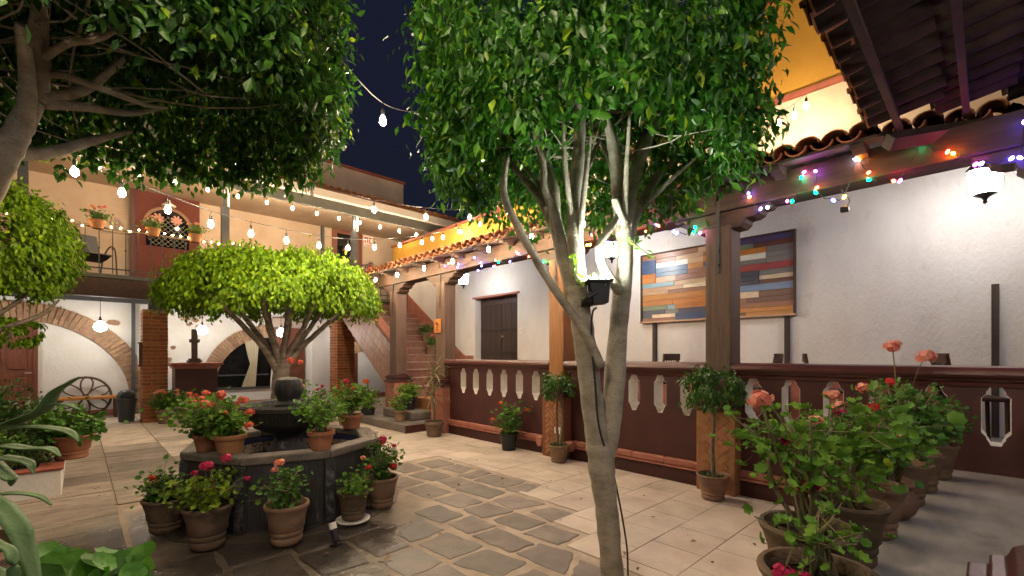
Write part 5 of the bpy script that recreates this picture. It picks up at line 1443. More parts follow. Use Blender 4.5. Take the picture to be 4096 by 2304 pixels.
# topiary ficus in pots
def topiary(loc, r, h, stems, c, cr, crz, label, seed, n=900, pm='terrab'):
    t = empty('potted_topiary', loc, label=label, cat='potted plant')
    zs = pot(t, 'rolled', r, h, M[pm])
    for k, s_ in enumerate(stems):
        cc = bezier(s_, 5)
        MB().tube(cc, lerp_list([.024, .019, .016, .010], len(cc)), 7).build('stem', M['wstem'], t, smooth=True)
    rs = np.random.default_rng(seed)
    P, Nn = globe(rs, n, c, cr, crz)
    P = P + rs.normal(0, .025, P.shape)
    scatter('crown', LEAF_V, LEAF_F, P, leaf_frames(rs, P, Nn, .75, .45), rs.uniform(.045, .075, len(P)), np.clip(rs.beta(2, 2.5, len(P)), 0, 1), M['leaf_small'], t, kind='stuff')
    a = rs.uniform(0, 2 * np.pi, 60); q = rs.uniform(.3, .85, 60) * r
    Pg = np.stack([q * np.cos(a), q * np.sin(a), np.full(60, zs + .02)], 1)
    scatter('pot_weeds', LEAF_S, LEAF_SF, Pg, frames(rs.normal(0, 1, (60, 3)) + np.array([0, 0, .6]), rs.normal(0, .4, (60, 3)) + np.array([0, 0, 1])), rs.uniform(.03, .05, 60), rs.uniform(0, .5, 60), M['leaf_small'], t)
    return t
topiary((4.66, 3.98, .012), .145, .235, [[(.02, .03, .2), (.04, .07, .5), (.0, .03, .8), (.0, .0, 1.0)], [(-.02, -.04, .2), (.02, -.05, .55), (.02, -.01, .85), (.03, .05, 1.02)]], (.0, .0, 1.02), .19, .19, 'two-stemmed topiary ficus in a clay pot before the patterned pedestal', 71, 700)
topiary((4.58, 1.90, .012), .155, .25, [[(0, 0, .22), (.01, .01, .5), (-.01, -.01, .75), (.0, .0, .92)], [(.0, .0, .86), (.03, .08, .95), (.05, .12, 1.05), (.05, .15, 1.12)], [(.0, .0, .86), (.0, -.08, .95), (.0, -.12, 1.05), (.0, -.14, 1.1)]], (.0, .0, 1.10), .27, .17, 'twisted-stem topiary ficus in a clay pot at the wooden post', 72, 1100)

# yucca in a grey pot at the step corner
t = empty('potted_yucca', (4.52, 6.72, .012), label='spiky yucca with two thin trunks in a grey pot at the step corner', cat='potted plant')
zs = pot(t, 'std', .17, .27, M['terrad'])
rs = np.random.default_rng(73)
for s_ in ([(.02, .03, zs), (.04, .05, .55), (.0, .03, .80)], [(-.02, -.05, zs), (-.05, -.03, .75), (-.02, -.02, 1.15)]):
    MB().tube(bezier(s_, 5), .020, 7).build('trunk', M['wstem'], t, smooth=True)
    c = np.array(s_[-1]); n = 42
    d = nrm(rs.normal(0, 1, (n, 3)) + np.array([0, 0, .25]))
    BV = [(-.022, 0, 0), (.022, 0, 0), (-.026, .4, .02), (.026, .4, .02), (-.018, .75, -.06), (.018, .75, -.06), (0, 1, -.22)]
    BF = [(0, 1, 2), (1, 3, 2), (2, 3, 4), (3, 5, 4), (4, 5, 6)]
    scatter('blades', BV, BF, np.tile(c, (n, 1)) + d * .02 + np.array([0, 0, -.1]) * rs.uniform(0, 1, (n, 1)), frames(d, np.tile([0, 0, 1.0], (n, 1)) + rs.normal(0, .2, (n, 3))), rs.uniform(.30, .46, n), rs.uniform(0, 1, n), M['yucca'], t)

# ---------------------------------------------------------------- fountain
FC = (1.50, 4.76, 0)
ft = empty('fountain', FC, label='octagonal dark stone fountain with a bowl and round finial in the courtyard', cat='fountain')
RO, RI = .86, .72
A0 = R(184)
def octo(r): return [(r * math.cos(A0 + k * math.pi / 4), r * math.sin(A0 + k * math.pi / 4)) for k in range(8)]
MB().lathe([(1.06, 0), (1.06, .012), (1.03, .022), (.5, .022)], 16, (0, 0, 0)).build('plinth', M['darkstone'], ft, smooth=40)
for k in range(8):
    a, b = octo(RO)[k], octo(RO)[(k + 1) % 8]; c, d = octo(RI)[k], octo(RI)[(k + 1) % 8]
    MB().extr([a, b, d, c], 'z', .02, .555).build('side_panel', M['volcanic'], ft)
    a2, b2 = octo(RO + .025)[k], octo(RO + .025)[(k + 1) % 8]; c2, d2 = octo(RI - .015)[k], octo(RI - .015)[(k + 1) % 8]
    MB().extr([a2, b2, d2, c2], 'z', .557, .63).build('rim_stone', M['rimstone'], ft, bevel=.016)
    # corner pilaster with its lime streak
    p = Vector((*octo(RO)[k], 0)); n_ = p.normalized()
    rot = math.atan2(n_.y, n_.x)
    ob = MB().cbox(-.03, .018, -.045, .045, .02, .556, .01).build('pilaster', M['volcanic'], ft, (p.x, p.y, 0), (0, 0, rot))
    MB().box(.0185, .0205, -.040, .030, .05, .50).build('lime_streak', M['lime'], ob)
    # glazed tiles round the inside
    e = Vector((d[0] - c[0], d[1] - c[1], 0)); m_ = 5
    an = math.atan2(e.y, e.x)
    for q in range(m_):
        pp = Vector((c[0], c[1], 0)).lerp(Vector((d[0], d[1], 0)), (q + .5) / m_) * .985
        MB().cbox(-e.length / m_ / 2 + .003, e.length / m_ / 2 - .003, -.004, .004, .40, .50, .002).build('glazed_tile', M['azulejo'], ft, (pp.x, pp.y, 0), (0, 0, an))
    pp = (Vector((c[0], c[1], 0)) + Vector((d[0], d[1], 0))) / 2 * .985
    MB().box(-e.length / 2, e.length / 2, -.004, .004, .505, .552).build('blue_border', M['bluetrim'], ft, (pp.x, pp.y, 0), (0, 0, an))
MB().extr(octo(RI), 'z', .34, .36).build('water', M['water'], ft)
MB().lathe([(.20, .2), (.21, .38), (.19, .50), (.15, .58), (.12, .64), (.13, .68), (.20, .70), (.30, .75), (.38, .83), (.405, .90), (.43, .92), (.435, .955), (.42, .975), (.385, .97), (.36, .91), (.25, .87), (.001, .86)], 30).build('bowl', M['volcanic'], ft, smooth=40)
MB().lathe([(.13, .87), (.13, .97), (.10, 1.0), (.105, 1.03), (.125, 1.06), (.132, 1.12), (.128, 1.17), (.11, 1.205), (.06, 1.225), (.001, 1.228)], 24).build('finial', M['volcanic'], ft, smooth=40)
MB().lathe([(.36, .93), (.001, .931)], 24).build('bowl_water', M['water'], ft)
# small spotlight on the ground at the fountain foot
t = empty('ground_spotlight', (1.407, 3.398, 0.012), R(30), label='small black and white ground spotlight before the fountain', cat='spotlight')
MB().tube([(0, 0, .04), (.01, .03, .115)], .024, 10).build('body', M['black'], t)
MB().tube([(.01, .03, .115), (.016, .048, .16)], .028, 10).build('collar', M['whiteplastic'], t)
MB().box(-.035, .035, -.03, .03, 0, .012).tube([(0, 0, .01), (0, 0, .05)], .012, 6).build('stand', M['black'], t)
MB().tube(bezier([(0, -.02, .04), (.06, -.04, .02), (.08, .02, .008), (.03, .06, .006)], 4), .006, 5).build('cable', M['wire'], t)

# ---------------------------------------------------------------- plank panel on the arcade wall
art = empty('plank_panel', (7.19, 3.03, 2.02), label='wall panel of coloured reclaimed planks behind the wooden post', cat='wall art')
W0, H0 = 2.33, 1.14                        # y runs from 4.19 (left) to 1.86 (right)
def apx(u, v):                             # plank corners measured on the panel, left to right, top to bottom
    return u, v
PAL = dict(br=(.20, .085, .045), or_=(.36, .14, .03), nb=(.03, .055, .13), bl=(.045, .10, .19), cr=(.55, .44, .30), wh=(.62, .58, .48), lb=(.18, .30, .33), gn=(.13, .17, .10), sl=(.05, .055, .075), rd=(.24, .04, .04), gy=(.14, .14, .13), db=(.10, .045, .03), tn=(.38, .24, .13), pu=(.08, .07, .14), sk=(.13, .21, .33), vio=(.06, .05, .11))
PM_ = {k: mat('plank ' + k, tuple(min(.8, q * 1.45) for q in c), .30, .5, col2=tuple(q * 1.05 for q in c), nscale=7, bump=.25, bscale=22, stretch=(6, .8, 8), var=.10) for k, c in PAL.items()}
# rows: (height fraction, [(width fraction, colour, depth)])
ROWS = [
 (.075, [(.42, 'br', .02), (.11, 'tn', .014), (.10, 'db', .016), (.37, 'vio', .02)]),
 (.060, [(.11, 'nb', .03), (.15, 'br', .018), (.20, 'tn', .014), (.20, 'br', .02), (.12, 'gn', .026), (.22, 'db', .016)]),
 (.075, [(.11, 'nb', .03), (.24, 'wh', .014), (.11, 'tn', .018), (.20, 'or_', .026), (.19, 'or_', .02), (.15, 'gy', .016)]),
 (.075, [(.11, 'nb', .03), (.24, 'bl', .02), (.11, 'or_', .02), (.17, 'nb', .02), (.22, 'wh', .028), (.15, 'gy', .016)]),
 (.06, [(.11, 'or_', .026), (.24, 'bl', .02), (.26, 'br', .018), (.24, 'gy', .022), (.15, 'gy', .016)]),
 (.085, [(.11, 'or_', .026), (.15, 'tn', .016), (.35, 'br', .02), (.39, 'rd', .026)]),
 (.065, [(.25, 'lb', .022), (.36, 'tn', .018), (.07, 'nb', .018), (.13, 'sl', .034), (.19, 'gy', .02)]),
 (.055, [(.21, 'tn', .016), (.11, 'tn', .02), (.29, 'cr', .022), (.07, 'br', .02), (.13, 'sl', .034), (.19, 'cr', .016)]),
 (.055, [(.21, 'tn', .02), (.40, 'br', .016), (.07, 'br', .024), (.13, 'sl', .034), (.19, 'db', .022)]),
 (.085, [(.35, 'or_', .018), (.26, 'or_', .024), (.39, 'sk', .028)]),
 (.080, [(.24, 'or_', .022), (.32, 'or_', .018), (.05, 'sl', .03), (.20, 'cr', .022), (.19, 'db', .018)]),
 (.065, [(.20, 'gn', .018), (.06, 'lb', .016), (.30, 'or_', .024), (.05, 'sl', .03), (.13, 'br', .022), (.26, 'db', .018)]),
 (.065, [(.18, 'sl', .024), (.10, 'gy', .016), (.28, 'sl', .02), (.05, 'sl', .03), (.39, 'br', .024)]),
 (.055, [(.08, 'sl', .02), (.18, 'cr', .024), (.35, 'nb', .02), (.39, 'or_', .02)]),
 (.045, [(.26, 'br', .024), (.35, 'nb', .02), (.12, 'db', .022), (.27, 'or_', .018)]),
]
tot = sum(r[0] for r in ROWS)
MB().box(-.012, .005, -W0 / 2 + .002, W0 / 2 - .002, .002, H0 - .002).build('backing', M['doord'], art)
z = H0
for hf, cells in ROWS:
    hh = hf / tot * H0
    y = W0 / 2
    sw = sum(c[0] for c in cells)
    for wf, c, dp in cells:
        ww = wf / sw * W0
        MB().cbox(-.012 - dp, -.012, y - ww + .0012, y - .0012, z - hh + .0012, z - .0012, .0015).build('plank', PM_[c], art)
        y -= ww
    z -= hh
fr = MB().box(-.062, .006, W0 / 2, W0 / 2 + .022, -.02, H0 + .02).box(-.062, .006, -W0 / 2 - .022, -W0 / 2, -.02, H0 + .02).box(-.062, .006, -W0 / 2, W0 / 2, H0, H0 + .02)
fr.build('frame', M['wood'], art)
MB().box(-.075, .006, -W0 / 2 - .03, W0 / 2 + .03, -.03, -.002).build('ledge', PM_['tn'], art)
for i, (y, z1, lb) in enumerate(((3.97, 1.985, 'dark wooden batten under the left end of the plank panel'), (1.95, 1.985, 'dark wooden batten under the right end of the plank panel'), (-.045, 2.21, 'dark wooden batten alone on the white wall at the far right'))):
    MB().cbox(7.15, 7.196, y - .03, y + .03, .56, z1, .004).build('batten', M['doord'], label=lb, cat='batten', group='battens on the arcade wall')

# ---------------------------------------------------------------- dining chairs and tables behind the balustrade
def chair(x, y, rz, label, seed):
    t = empty('dining_chair', (x, y, .56), rz, label=label, cat='chair', group='chairs behind the balustrade')
    for sx in (-1, 1):
        MB().tube([(sx * .19, -.19, 0), (sx * .19, -.18, .45)], .018, 5).build('leg', M['wood'], t)
        MB().tube([(sx * .19, .2, 0), (sx * .19, .18, .45), (sx * .195, .25, .88)], .019, 5).build('leg', M['wood'], t)
    MB().cbox(-.22, .22, -.22, .21, .44, .475, .01).build('seat', M['wood'], t)
    MB().extr([(-.21 + .42 * i / 8, .235 + .02 * math.sin(math.pi * i / 8)) for i in range(9)] + [(.21 - .42 * i / 8, .26 + .02 * math.sin(math.pi - math.pi * i / 8)) for i in range(9)], 'z', .80, .90).build('top_rail', M['wood'], t)
    for k in range(5):
        MB().tube([(-.13 + k * .065, .2, .47), (-.13 + k * .065, .245, .81)], .009, 5).build('spindle', M['wood'], t)
chair(6.45, 4.85, R(80), 'dark chair top showing over the rail left of the forked tree', 1)
chair(6.50, 3.55, R(175), 'dark chair top over the rail right of the forked tree', 2)
chair(6.45, 2.10, R(185), 'slatted chair top over the rail just right of the wooden post', 3)
chair(6.45, 1.30, R(15), 'dark chair top over the rail near the right batten of the plank panel', 4)
chair(6.45, .12, R(20), 'dark chair top over the rail at the far right batten', 5)
def table(x, y, label):
    t = empty('dining_table', (x, y, .56), label=label, cat='table', group='tables behind the balustrade')
    MB().cbox(-.4, .4, -.4, .4, .68, .72, .008).build('table_top', M['wood'], t)
    MB().tube([(0, 0, .03), (0, 0, .68)], .04, 8).build('column', M['wood'], t)
    MB().cbox(-.25, .25, -.04, .04, 0, .05, .01).build('foot', M['wood'], t)
table(6.25, 2.85, 'dark table hidden behind the balustrade left of the wooden post')
table(6.25, .72, 'dark table hidden behind the balustrade at the right end')

# ---------------------------------------------------------------- small fittings
def plate(name, loc, size, label, cat, mt='whiteplastic', extra=None):
    t = empty(name, loc, label=label, cat=cat)
    MB().cbox(-size[0], 0, -size[1] / 2, size[1] / 2, -size[2] / 2, size[2] / 2, .003).build('plate', M[mt], t)
    for (dy, dz, w_, h_) in extra or ():
        MB().box(-size[0] - .003, -size[0], dy - w_ / 2, dy + w_ / 2, dz - h_ / 2, dz + h_ / 2).build('insert', M['gutter'], t)
plate('wall_socket', (4.79, 4.10, .40), (.008, .12, .085), 'white socket plate on the patterned pedestal', 'socket', extra=[(-.028, 0, .03, .045), (.028, 0, .03, .045)])
plate('light_switch', (7.199, 7.24, 1.98), (.012, .12, .12), 'white switch plate right of the old dark door', 'switch', extra=[(-.028, 0, .03, .07), (.028, 0, .03, .07)])
plate('wall_socket', (7.199, 8.24, 3.13), (.012, .07, .11), 'small white socket high above the old dark door', 'socket', extra=[(0, 0, .03, .06)])
plate('wall_socket', (4.79, 8.70, .20), (.008, .09, .06), 'white socket plate low on the stair pedestal', 'socket', extra=[(0, 0, .05, .03)])
# little wooden sign with a bird mark on the second post
t = empty('wooden_sign', (4.862, 7.10, 1.98), label='small wooden sign with a dark bird-like mark on the second post', cat='sign')
MB().cbox(-.018, -.002, -.10, .10, -.13, .13, .004).build('board', PM_['or_'], t)
mk = MB()
for a, b, r_ in (((0, .04), (0, -.05), .009), ((0, .02), (.05, .06), .007), ((0, .02), (-.05, .035), .007), ((0, -.05), (.03, -.09), .007), ((0, -.05), (-.02, -.08), .006), ((0, .04), (.015, .075), .012)):
    mk.tube([(-.019, a[0], a[1]), (-.019, b[0], b[1])], r_, 5)
mk.build('mark', M['black'], t)
# plaque and fire sign upstairs
t = empty('wall_plaque', (.66, 14.299, 4.55), label='square stone plaque with a flower relief on the upstairs wall', cat='plaque')
MB().cbox(-.24, .24, -.05, 0, -.22, .22, .012).build('slab', M['cream'], t)
rl_ = MB()
for k in range(8):
    a = k * math.pi / 4
    rl_.ball((.09 * math.cos(a), -.052, .09 * math.sin(a)), .045, 6, 4)
rl_.ball((0, -.055, 0), .05, 6, 4)
rl_.build('flower_relief', M['greywall'], t)
M['signred'] = mat('sign red', (.55, .05, .03), .5)
t = empty('fire_sign', (7.0, 14.29, 5.22), label='small white fire equipment sign with red symbols upstairs', cat='sign')
MB().box(-.16, .16, -.012, 0, -.17, .17).build('panel', M['whiteplastic'], t)
sg = MB()
sg.box(-.13, .13, -.016, -.0125, -.15, -.12).box(-.13, -.09, -.016, -.0125, -.08, .13).box(-.09, -.05, -.016, -.0125, .09, .13).box(-.04, .0, -.016, -.0125, -.08, .13).box(.03, .13, -.016, -.0125, .09, .13).box(.03, .07, -.016, -.0125, -.08, .13).box(.07, .13, -.016, -.0125, -.08, -.04)
sg.build('symbol', M['signred'], t)
t = empty('fire_extinguisher', (7.02, 14.2, 3.95), label='red fire extinguisher on the upstairs wall below the fire sign', cat='extinguisher')
MB().lathe([(.001, 0), (.08, .01), (.09, .04), (.09, .36), (.07, .42), (.03, .46), (.03, .5)], 14).build('cylinder', M['signred'], t, smooth=40)
MB().lathe([(.092, .14), (.092, .28)], 14).build('label_band', M['whiteplastic'], t, smooth=True)
MB().box(-.03, .12, -.02, .02, .5, .53).box(-.02, .10, -.015, .015, .56, .58).tube(bezier([(-.03, 0, .5), (-.14, 0, .46), (-.15, 0, .3), (-.12, 0, .1)], 4), .014, 6).build('valve_and_hose', M['black'], t)
# wire patio chair and round table on the balcony
t = empty('patio_chair', (.22, 12.75, 3.05), R(200), label='black wire patio chair on the balcony', cat='chair')
for sx in (-1, 1):
    MB().tube(bezier([(sx * .25, -.36, 0), (sx * .26, -.2, .46), (sx * .27, .05, .66), (sx * .27, .26, .55), (sx * .25, .38, 0)], 6), .014, 6).build('leg', M['iron'], t)
MB().extr([(-.26, .36), (.0, .40), (.22, .47), (.23, .45), (.0, .375), (-.26, .34)], 'x', -.23, .23).build('seat', M['black'], t)
MB().extr([(-.24, .40), (-.30, .60), (-.40, .92), (-.43, .91), (-.32, .58), (-.27, .38)], 'x', -.22, .22).build('backrest', M['black'], t)
t = empty('patio_table', (-.55, 12.75, 3.05), label='round black mesh patio table on the balcony', cat='table')
tt = MB()
tt.lathe([(.42, .70), (.43, .715), (.42, .73), (.40, .715), (.42, .70)], 28)
for k in range(9):
    x = -.36 + k * .09; hh = math.sqrt(max(0, .41 ** 2 - x * x))
    tt.tube([(x, -hh, .715), (x, hh, .715)], .012, 4)
tt.build('table_top', M['black'], t)
for k in range(3):
    a = k * 2.1
    MB().tube(bezier([(.05 * math.cos(a), .05 * math.sin(a), .70), (.06 * math.cos(a), .06 * math.sin(a), .35), (.30 * math.cos(a), .30 * math.sin(a), 0)], 5), .013, 6).build('leg', M['black'], t)

# ---------------------------------------------------------------- bench with wheel back, bin, altar and cross
t = empty('wheel_bench', (.12, 13.98, .02), label='bench with an orange plank seat and an iron flower wheel behind it', cat='bench')
wh = MB()
R_ = .44
def ring(cx, cz, r, th, n=28, a0=0, a1=2 * math.pi):
    return [(cx + r * math.cos(a0 + (a1 - a0) * i / n), .12, cz + r * math.sin(a0 + (a1 - a0) * i / n)) for i in range(n + 1)]
MB().tube(ring(0, .47, R_, .02, 32), .026, 7, False).build('wheel_rim', M['wheel'], t, smooth=True)
for k in range(6):
    a = R(60 * k + 25)
    c = [(0, .12, .47)]
    loop = []
    for i in range(13):
        u = math.pi * 2 * i / 12
        rr = .24 - .20 * math.cos(u)
        lat = .105 * math.sin(u) * (.5 + rr)
        loop.append((rr * math.cos(a) - lat * math.sin(a) * 1.3, .12, .47 + rr * math.sin(a) + lat * math.cos(a) * 1.3))
    MB().tube(loop, .018, 6, False).build('petal_spoke', M['wheel'], t, smooth=True)
MB().tube([(0, .09, .47), (0, .15, .47)], .05, 12).build('hub', M['wheel'], t)
MB().cbox(-.52, .62, -.28, .08, .43, .49, .01).build('seat', M['benchwood'], t)
for sx in (-.42, .5):
    MB().box(sx - .03, sx + .03, -.24, -.20, 0, .43).build('leg', M['wheel'], t)
    MB().box(sx - .03, sx + .03, .02, .06, 0, .43).build('leg', M['wheel'], t)
t = empty('litter_bin', (.75, 12.72, .015), label='grey litter bin with a domed swing lid beside the brick pillar', cat='bin')
MB().lathe([(.13, 0), (.135, .01), (.165, .44), (.17, .46)], 22).build('body', M['grey'], t, smooth=40)
MB().lathe([(.185, .455), (.19, .47), (.185, .50), (.168, .51), (.165, .55), (.14, .62), (.09, .665), (.001, .68)], 22).build('lid', M['grey'], t, smooth=40)
MB().cbox(-.11, .11, -.185, -.10, .53, .60, .01).build('flap', M['black'], t)
t = empty('altar_pedestal', (2.04, 13.2, .01), label='maroon pedestal with a moulded brown top under the stone cross', cat='pedestal')
MB().box(-.42, .42, -.25, .25, 0, 1.10).build('body', M['maroon'], t, bevel=.01)
MB().box(-.45, .45, -.28, .28, 1.10, 1.15).box(-.48, .48, -.31, .31, 1.15, 1.19).box(-.52, .52, -.35, .35, 1.19, 1.24).build('cornice', M['dado'], t, bevel=.01)
M['crossstone'] = mat('grey carved stone', (.13, .11, .095), .85, .2, col2=(.08, .07, .06), nscale=12, bump=.6, bscale=50)
t = empty('stone_cross', (2.02, 13.15, 1.252), label='grey stone cross standing on the maroon pedestal', cat='cross')
MB().box(-.14, .14, -.12, .12, 0, .06).box(-.11, .11, -.10, .10, .06, .10).build('base', M['crossstone'], t, bevel=.008)
MB().cbox(-.055, .055, -.05, .05, .10, .80, .01).build('shaft', M['crossstone'], t)
MB().cbox(-.10, .10, -.06, .06, .48, .56, .01).build('cross_arm', M['crossstone'], t)
# framed notice on the side of the brick pillar
t = empty('notice_frame', (.955, 12.4, 1.45), label='narrow framed notice on the side of the left brick pillar', cat='frame')
MB().box(-.03, 0, -.14, .14, -.26, .26).build('frame', M['doord'], t)
MB().box(-.034, -.03, -.10, .10, -.22, .22).build('sheet', M['whiteplastic'], t)

# ---------------------------------------------------------------- person looking out upstairs
def person():
    t = empty('person', (6.02, 13.85, 3.05), label='person in a dark jacket with black hair in the upstairs doorway', cat='person')
    me = bpy.data.meshes.new('body')
    J = [((0, 0, .92), .14), ((0, 0, 1.15), .13), ((0, -.01, 1.36), .15), ((0, -.02, 1.47), .06), ((0, -.03, 1.54), .055),
         ((-.17, 0, 1.38), .06), ((-.23, .02, 1.12), .045), ((-.17, -.16, 1.0), .035), ((.17, 0, 1.38), .06), ((.23, .02, 1.12), .045), ((.17, -.16, 1.0), .035),
         ((-.09, 0, .85), .09), ((-.10, 0, .46), .06), ((-.10, .02, .06), .045), ((.09, 0, .85), .09), ((.10, 0, .46), .06), ((.10, .02, .06), .045), ((-.10, -.1, .03), .035), ((.10, -.1, .03), .035)]
    E_ = [(0, 1), (1, 2), (2, 3), (3, 4), (2, 5), (5, 6), (6, 7), (2, 8), (8, 9), (9, 10), (0, 11), (11, 12), (12, 13), (0, 14), (14, 15), (15, 16), (13, 17), (16, 18)]
    me.from_pydata([j[0] for j in J], E_, [])
    o = link('body', me, t)
    md = o.modifiers.new('skin', 'SKIN')
    for v, j in zip(me.skin_vertices[0].data, J): v.radius = (j[1], j[1] * .8)
    me.skin_vertices[0].data[0].use_root = True
    s = o.modifiers.new('sub', 'SUBSURF'); s.levels = 1; s.render_levels = 1
    me.materials.append(M['cloth'])
    h = MB()
    h.lathe([(.001, 1.50), (.05, 1.515), (.075, 1.56), (.085, 1.62), (.08, 1.68), (.05, 1.725), (.001, 1.74)], 12, (0, -.04, 0))
    h.extr([(-.012, -.125), (.012, -.125), (.008, -.145), (-.008, -.145)], 'z', 1.585, 1.63)
    for sx in (-1, 1):
        h.ball((sx * .083, -.03, 1.62), .018, 6, 4)
    h.build('head', M['skin'], t, smooth=50)
    ey = MB()
    for sx in (-1, 1): ey.ball((sx * .032, -.117, 1.63), .009, 6, 4)
    ey.box(-.02, .02, -.123, -.117, 1.555, 1.562)
    ey.build('face_marks', M['hair'], t)
    hr = MB().lathe([(.09, 1.52), (.10, 1.60), (.097, 1.68), (.06, 1.745), (.001, 1.76)], 12, (0, -.015, 0))
    hr.build('hair', M['hair'], t, smooth=True)
    return t
person()

# ---------------------------------------------------------------- planter at the left and its plants
pl = empty('planter', (-.12, 6.55, 0), label='low white planter with a terracotta capped edge at the left', cat='planter')
MB().box(-2.6, 0, 0, .16, 0, .27).build('front_wall', M['rearwhite'], pl, bevel=.01)
MB().box(-.16, 0, .163, 4.4, 0, .27).build('side_wall', M['rearwhite'], pl, bevel=.01)
MB().box(-2.6, .015, -.015, .18, .272, .295).build('cap', M['terracap'], pl, bevel=.006)
MB().box(-.18, .015, .184, 4.42, .272, .295).build('cap', M['terracap'], pl, bevel=.006)
MB().box(-2.6, -.163, .166, 4.38, .0, .25).build('soil', M['soil'], pl)
def shrub(loc, r, rz, n, label, seed, lf=(.05, .085), mt='shrub', tmpl=0):
    t = empty('shrub', loc, label=label, cat='shrub')
    rs = np.random.default_rng(seed)
    st = MB()
    for k in range(9):
        a = k * .7
        st.tube(bezier([(0, 0, 0), (r * .3 * math.cos(a), r * .3 * math.sin(a), rz * .6), (r * .75 * math.cos(a), r * .75 * math.sin(a), rz * 1.3)], 4), .008, 4)
    st.build('stems', M['wstem'], t)
    v = nrm(rs.normal(0, 1, (n, 3))); q = rs.uniform(.3, 1.0, (n, 1)) ** .5
    P = v * q * np.array([r, r, rz]) + np.array([0, 0, rz])
    P[:, 2] = np.maximum(P[:, 2], .02)
    P += .06 * np.sin(P[:, [1, 2, 0]] * 21)
    F = frames(nrm(v * .8 + rs.normal(0, .5, (n, 3)) + np.array([0, 0, .1])), nrm(rs.normal(0, .5, (n, 3)) + np.array([0, 0, 1])))
    scatter('foliage', LEAF_S, LEAF_SF, P, F, rs.uniform(*lf, n), rs.uniform(0, 1, n), M[mt], t, kind='stuff')
    return t
shrub((-.75, 7.55, .25), .50, .36, 1500, 'dark leafy shrub filling the left planter', 81, (.06, .12))
shrub((-.45, 6.95, .25), .30, .15, 1100, 'low creeping greenery spilling at the planter front', 82, (.03, .05))
shrub((-.62, 8.6, .25), .38, .42, 700, 'loose sprigged shrub before the iron wheel bench', 83, (.04, .07))
geranium((-.05, 7.05, .296), 'rolled', .20, .26, 'terra', .34, .26, 9, .05, 230, [], 84, 'wide clay pot of round-leaved greenery on the planter corner', 'gerd')
geranium((-.62, 6.75, .25), 'std', .13, .16, 'terrab', .34, .2, 8, .035, 150, [(-.02, -.06, .30, 'coral', .06)], 85, 'geranium with one coral bloom at the left edge of the planter', 'gerd')

# ---------------------------------------------------------------- foreground leaves at the lower left
def frond(pts, w0, th=.003):
    """flat strap following pts with half widths w0, thickened"""
    c = bezier(pts, 6); n = len(c)
    W = [q * .78 for q in lerp_list(w0, n)]
    vs = []; fs = []
    for i, p in enumerate(c):
        d = (c[min(i + 1, n - 1)] - c[max(i - 1, 0)]).normalized()
        vw = Vector((p.x, p.y, p.z - 1.45)).normalized()
        s_ = d.cross(vw).normalized()
        nn = s_.cross(d).normalized()
        for k, (a, b) in enumerate(((-1, .10), (-.45, 0), (0, -.10), (.45, 0), (1, .10))):
            vs.append(p + s_ * W[i] * a - nn * (W[i] * b))
        for k, (a, b) in enumerate(((-1, .10), (-.45, 0), (0, -.10), (.45, 0), (1, .10))):
            vs.append(p + s_ * W[i] * a * .97 - nn * (W[i] * b - th))
    for i in range(n - 1):
        a, b = i * 10, i * 10 + 10
        for k in range(4):
            fs += [(a + k, a + k + 1, b + k + 1, b + k), (a + 5 + k, b + 5 + k, b + 6 + k, a + 6 + k)]
        fs += [(a, b, b + 5, a + 5), (a + 4, a + 9, b + 9, b + 4)]
    fs += [(0, 1, 6, 5), (1, 2, 7, 6), (2, 3, 8, 7), (3, 4, 9, 8)]
    return MB().add(vs, fs)
SB = (-0.21, 1.651, 1.122)
sf = empty('staghorn_fern', SB, label='pale green staghorn fern with forked fronds in the left foreground', cat='fern')
FR = [
 ([(-0.21, 1.651, 1.241), (-0.139, 1.542, 1.278), (-0.086, 1.464, 1.308), (-0.054, 1.419, 1.331), (-0.035, 1.387, 1.37), (0.002, 1.324, 1.403)], [.035, .034, .030, .022, .014, .002]),
 ([(-0.073, 1.445, 1.313), (-0.044, 1.403, 1.34), (-0.019, 1.359, 1.344), (0.004, 1.323, 1.334)], [.012, .013, .010, .002]),
 ([(-0.105, 1.482, 1.29), (-0.066, 1.424, 1.294), (-0.028, 1.367, 1.291), (-0.01, 1.336, 1.284), (0.001, 1.312, 1.269)], [.018, .018, .016, .010, .002]),
 ([(-0.195, 1.623, 1.225), (-0.124, 1.5, 1.249), (-0.077, 1.414, 1.25), (-0.043, 1.353, 1.254), (-0.026, 1.324, 1.24)], [.03, .024, .016, .013, .002]),
 ([(-0.13, 1.506, 1.225), (-0.096, 1.432, 1.227), (-0.073, 1.382, 1.223), (-0.066, 1.362, 1.205)], [.024, .018, .012, .002]),
 ([(-0.143, 1.518, 1.216), (-0.117, 1.452, 1.198), (-0.101, 1.409, 1.19), (-0.102, 1.41, 1.176)], [.024, .02, .014, .002]),
 ([(-0.2, 1.572, 1.129), (-0.131, 1.452, 1.154), (-0.086, 1.367, 1.167), (-0.055, 1.31, 1.167), (-0.038, 1.279, 1.154)], [.028, .022, .012, .008, .002]),
 ([(-0.138, 1.306, 1.199), (-0.102, 1.23, 1.179), (-0.076, 1.178, 1.144), (-0.063, 1.152, 1.1), (-0.051, 1.127, 1.056)], [.012, .022, .024, .02, .01]),
 ([(-0.121, 1.152, 1.163), (-0.096, 1.114, 1.144), (-0.079, 1.084, 1.136), (-0.074, 1.065, 1.112), (-0.074, 1.065, 1.055)], [.012, .011, .010, .010, .012]),
 ([(-0.121, 1.152, 1.104), (-0.096, 1.114, 1.096), (-0.081, 1.086, 1.081), (-0.066, 1.058, 1.043)], [.016, .016, .015, .01]),
]
for p, w_ in FR:
    frond(rel(SB, p), w_).build('frond', M['frond'], sf, smooth=True)
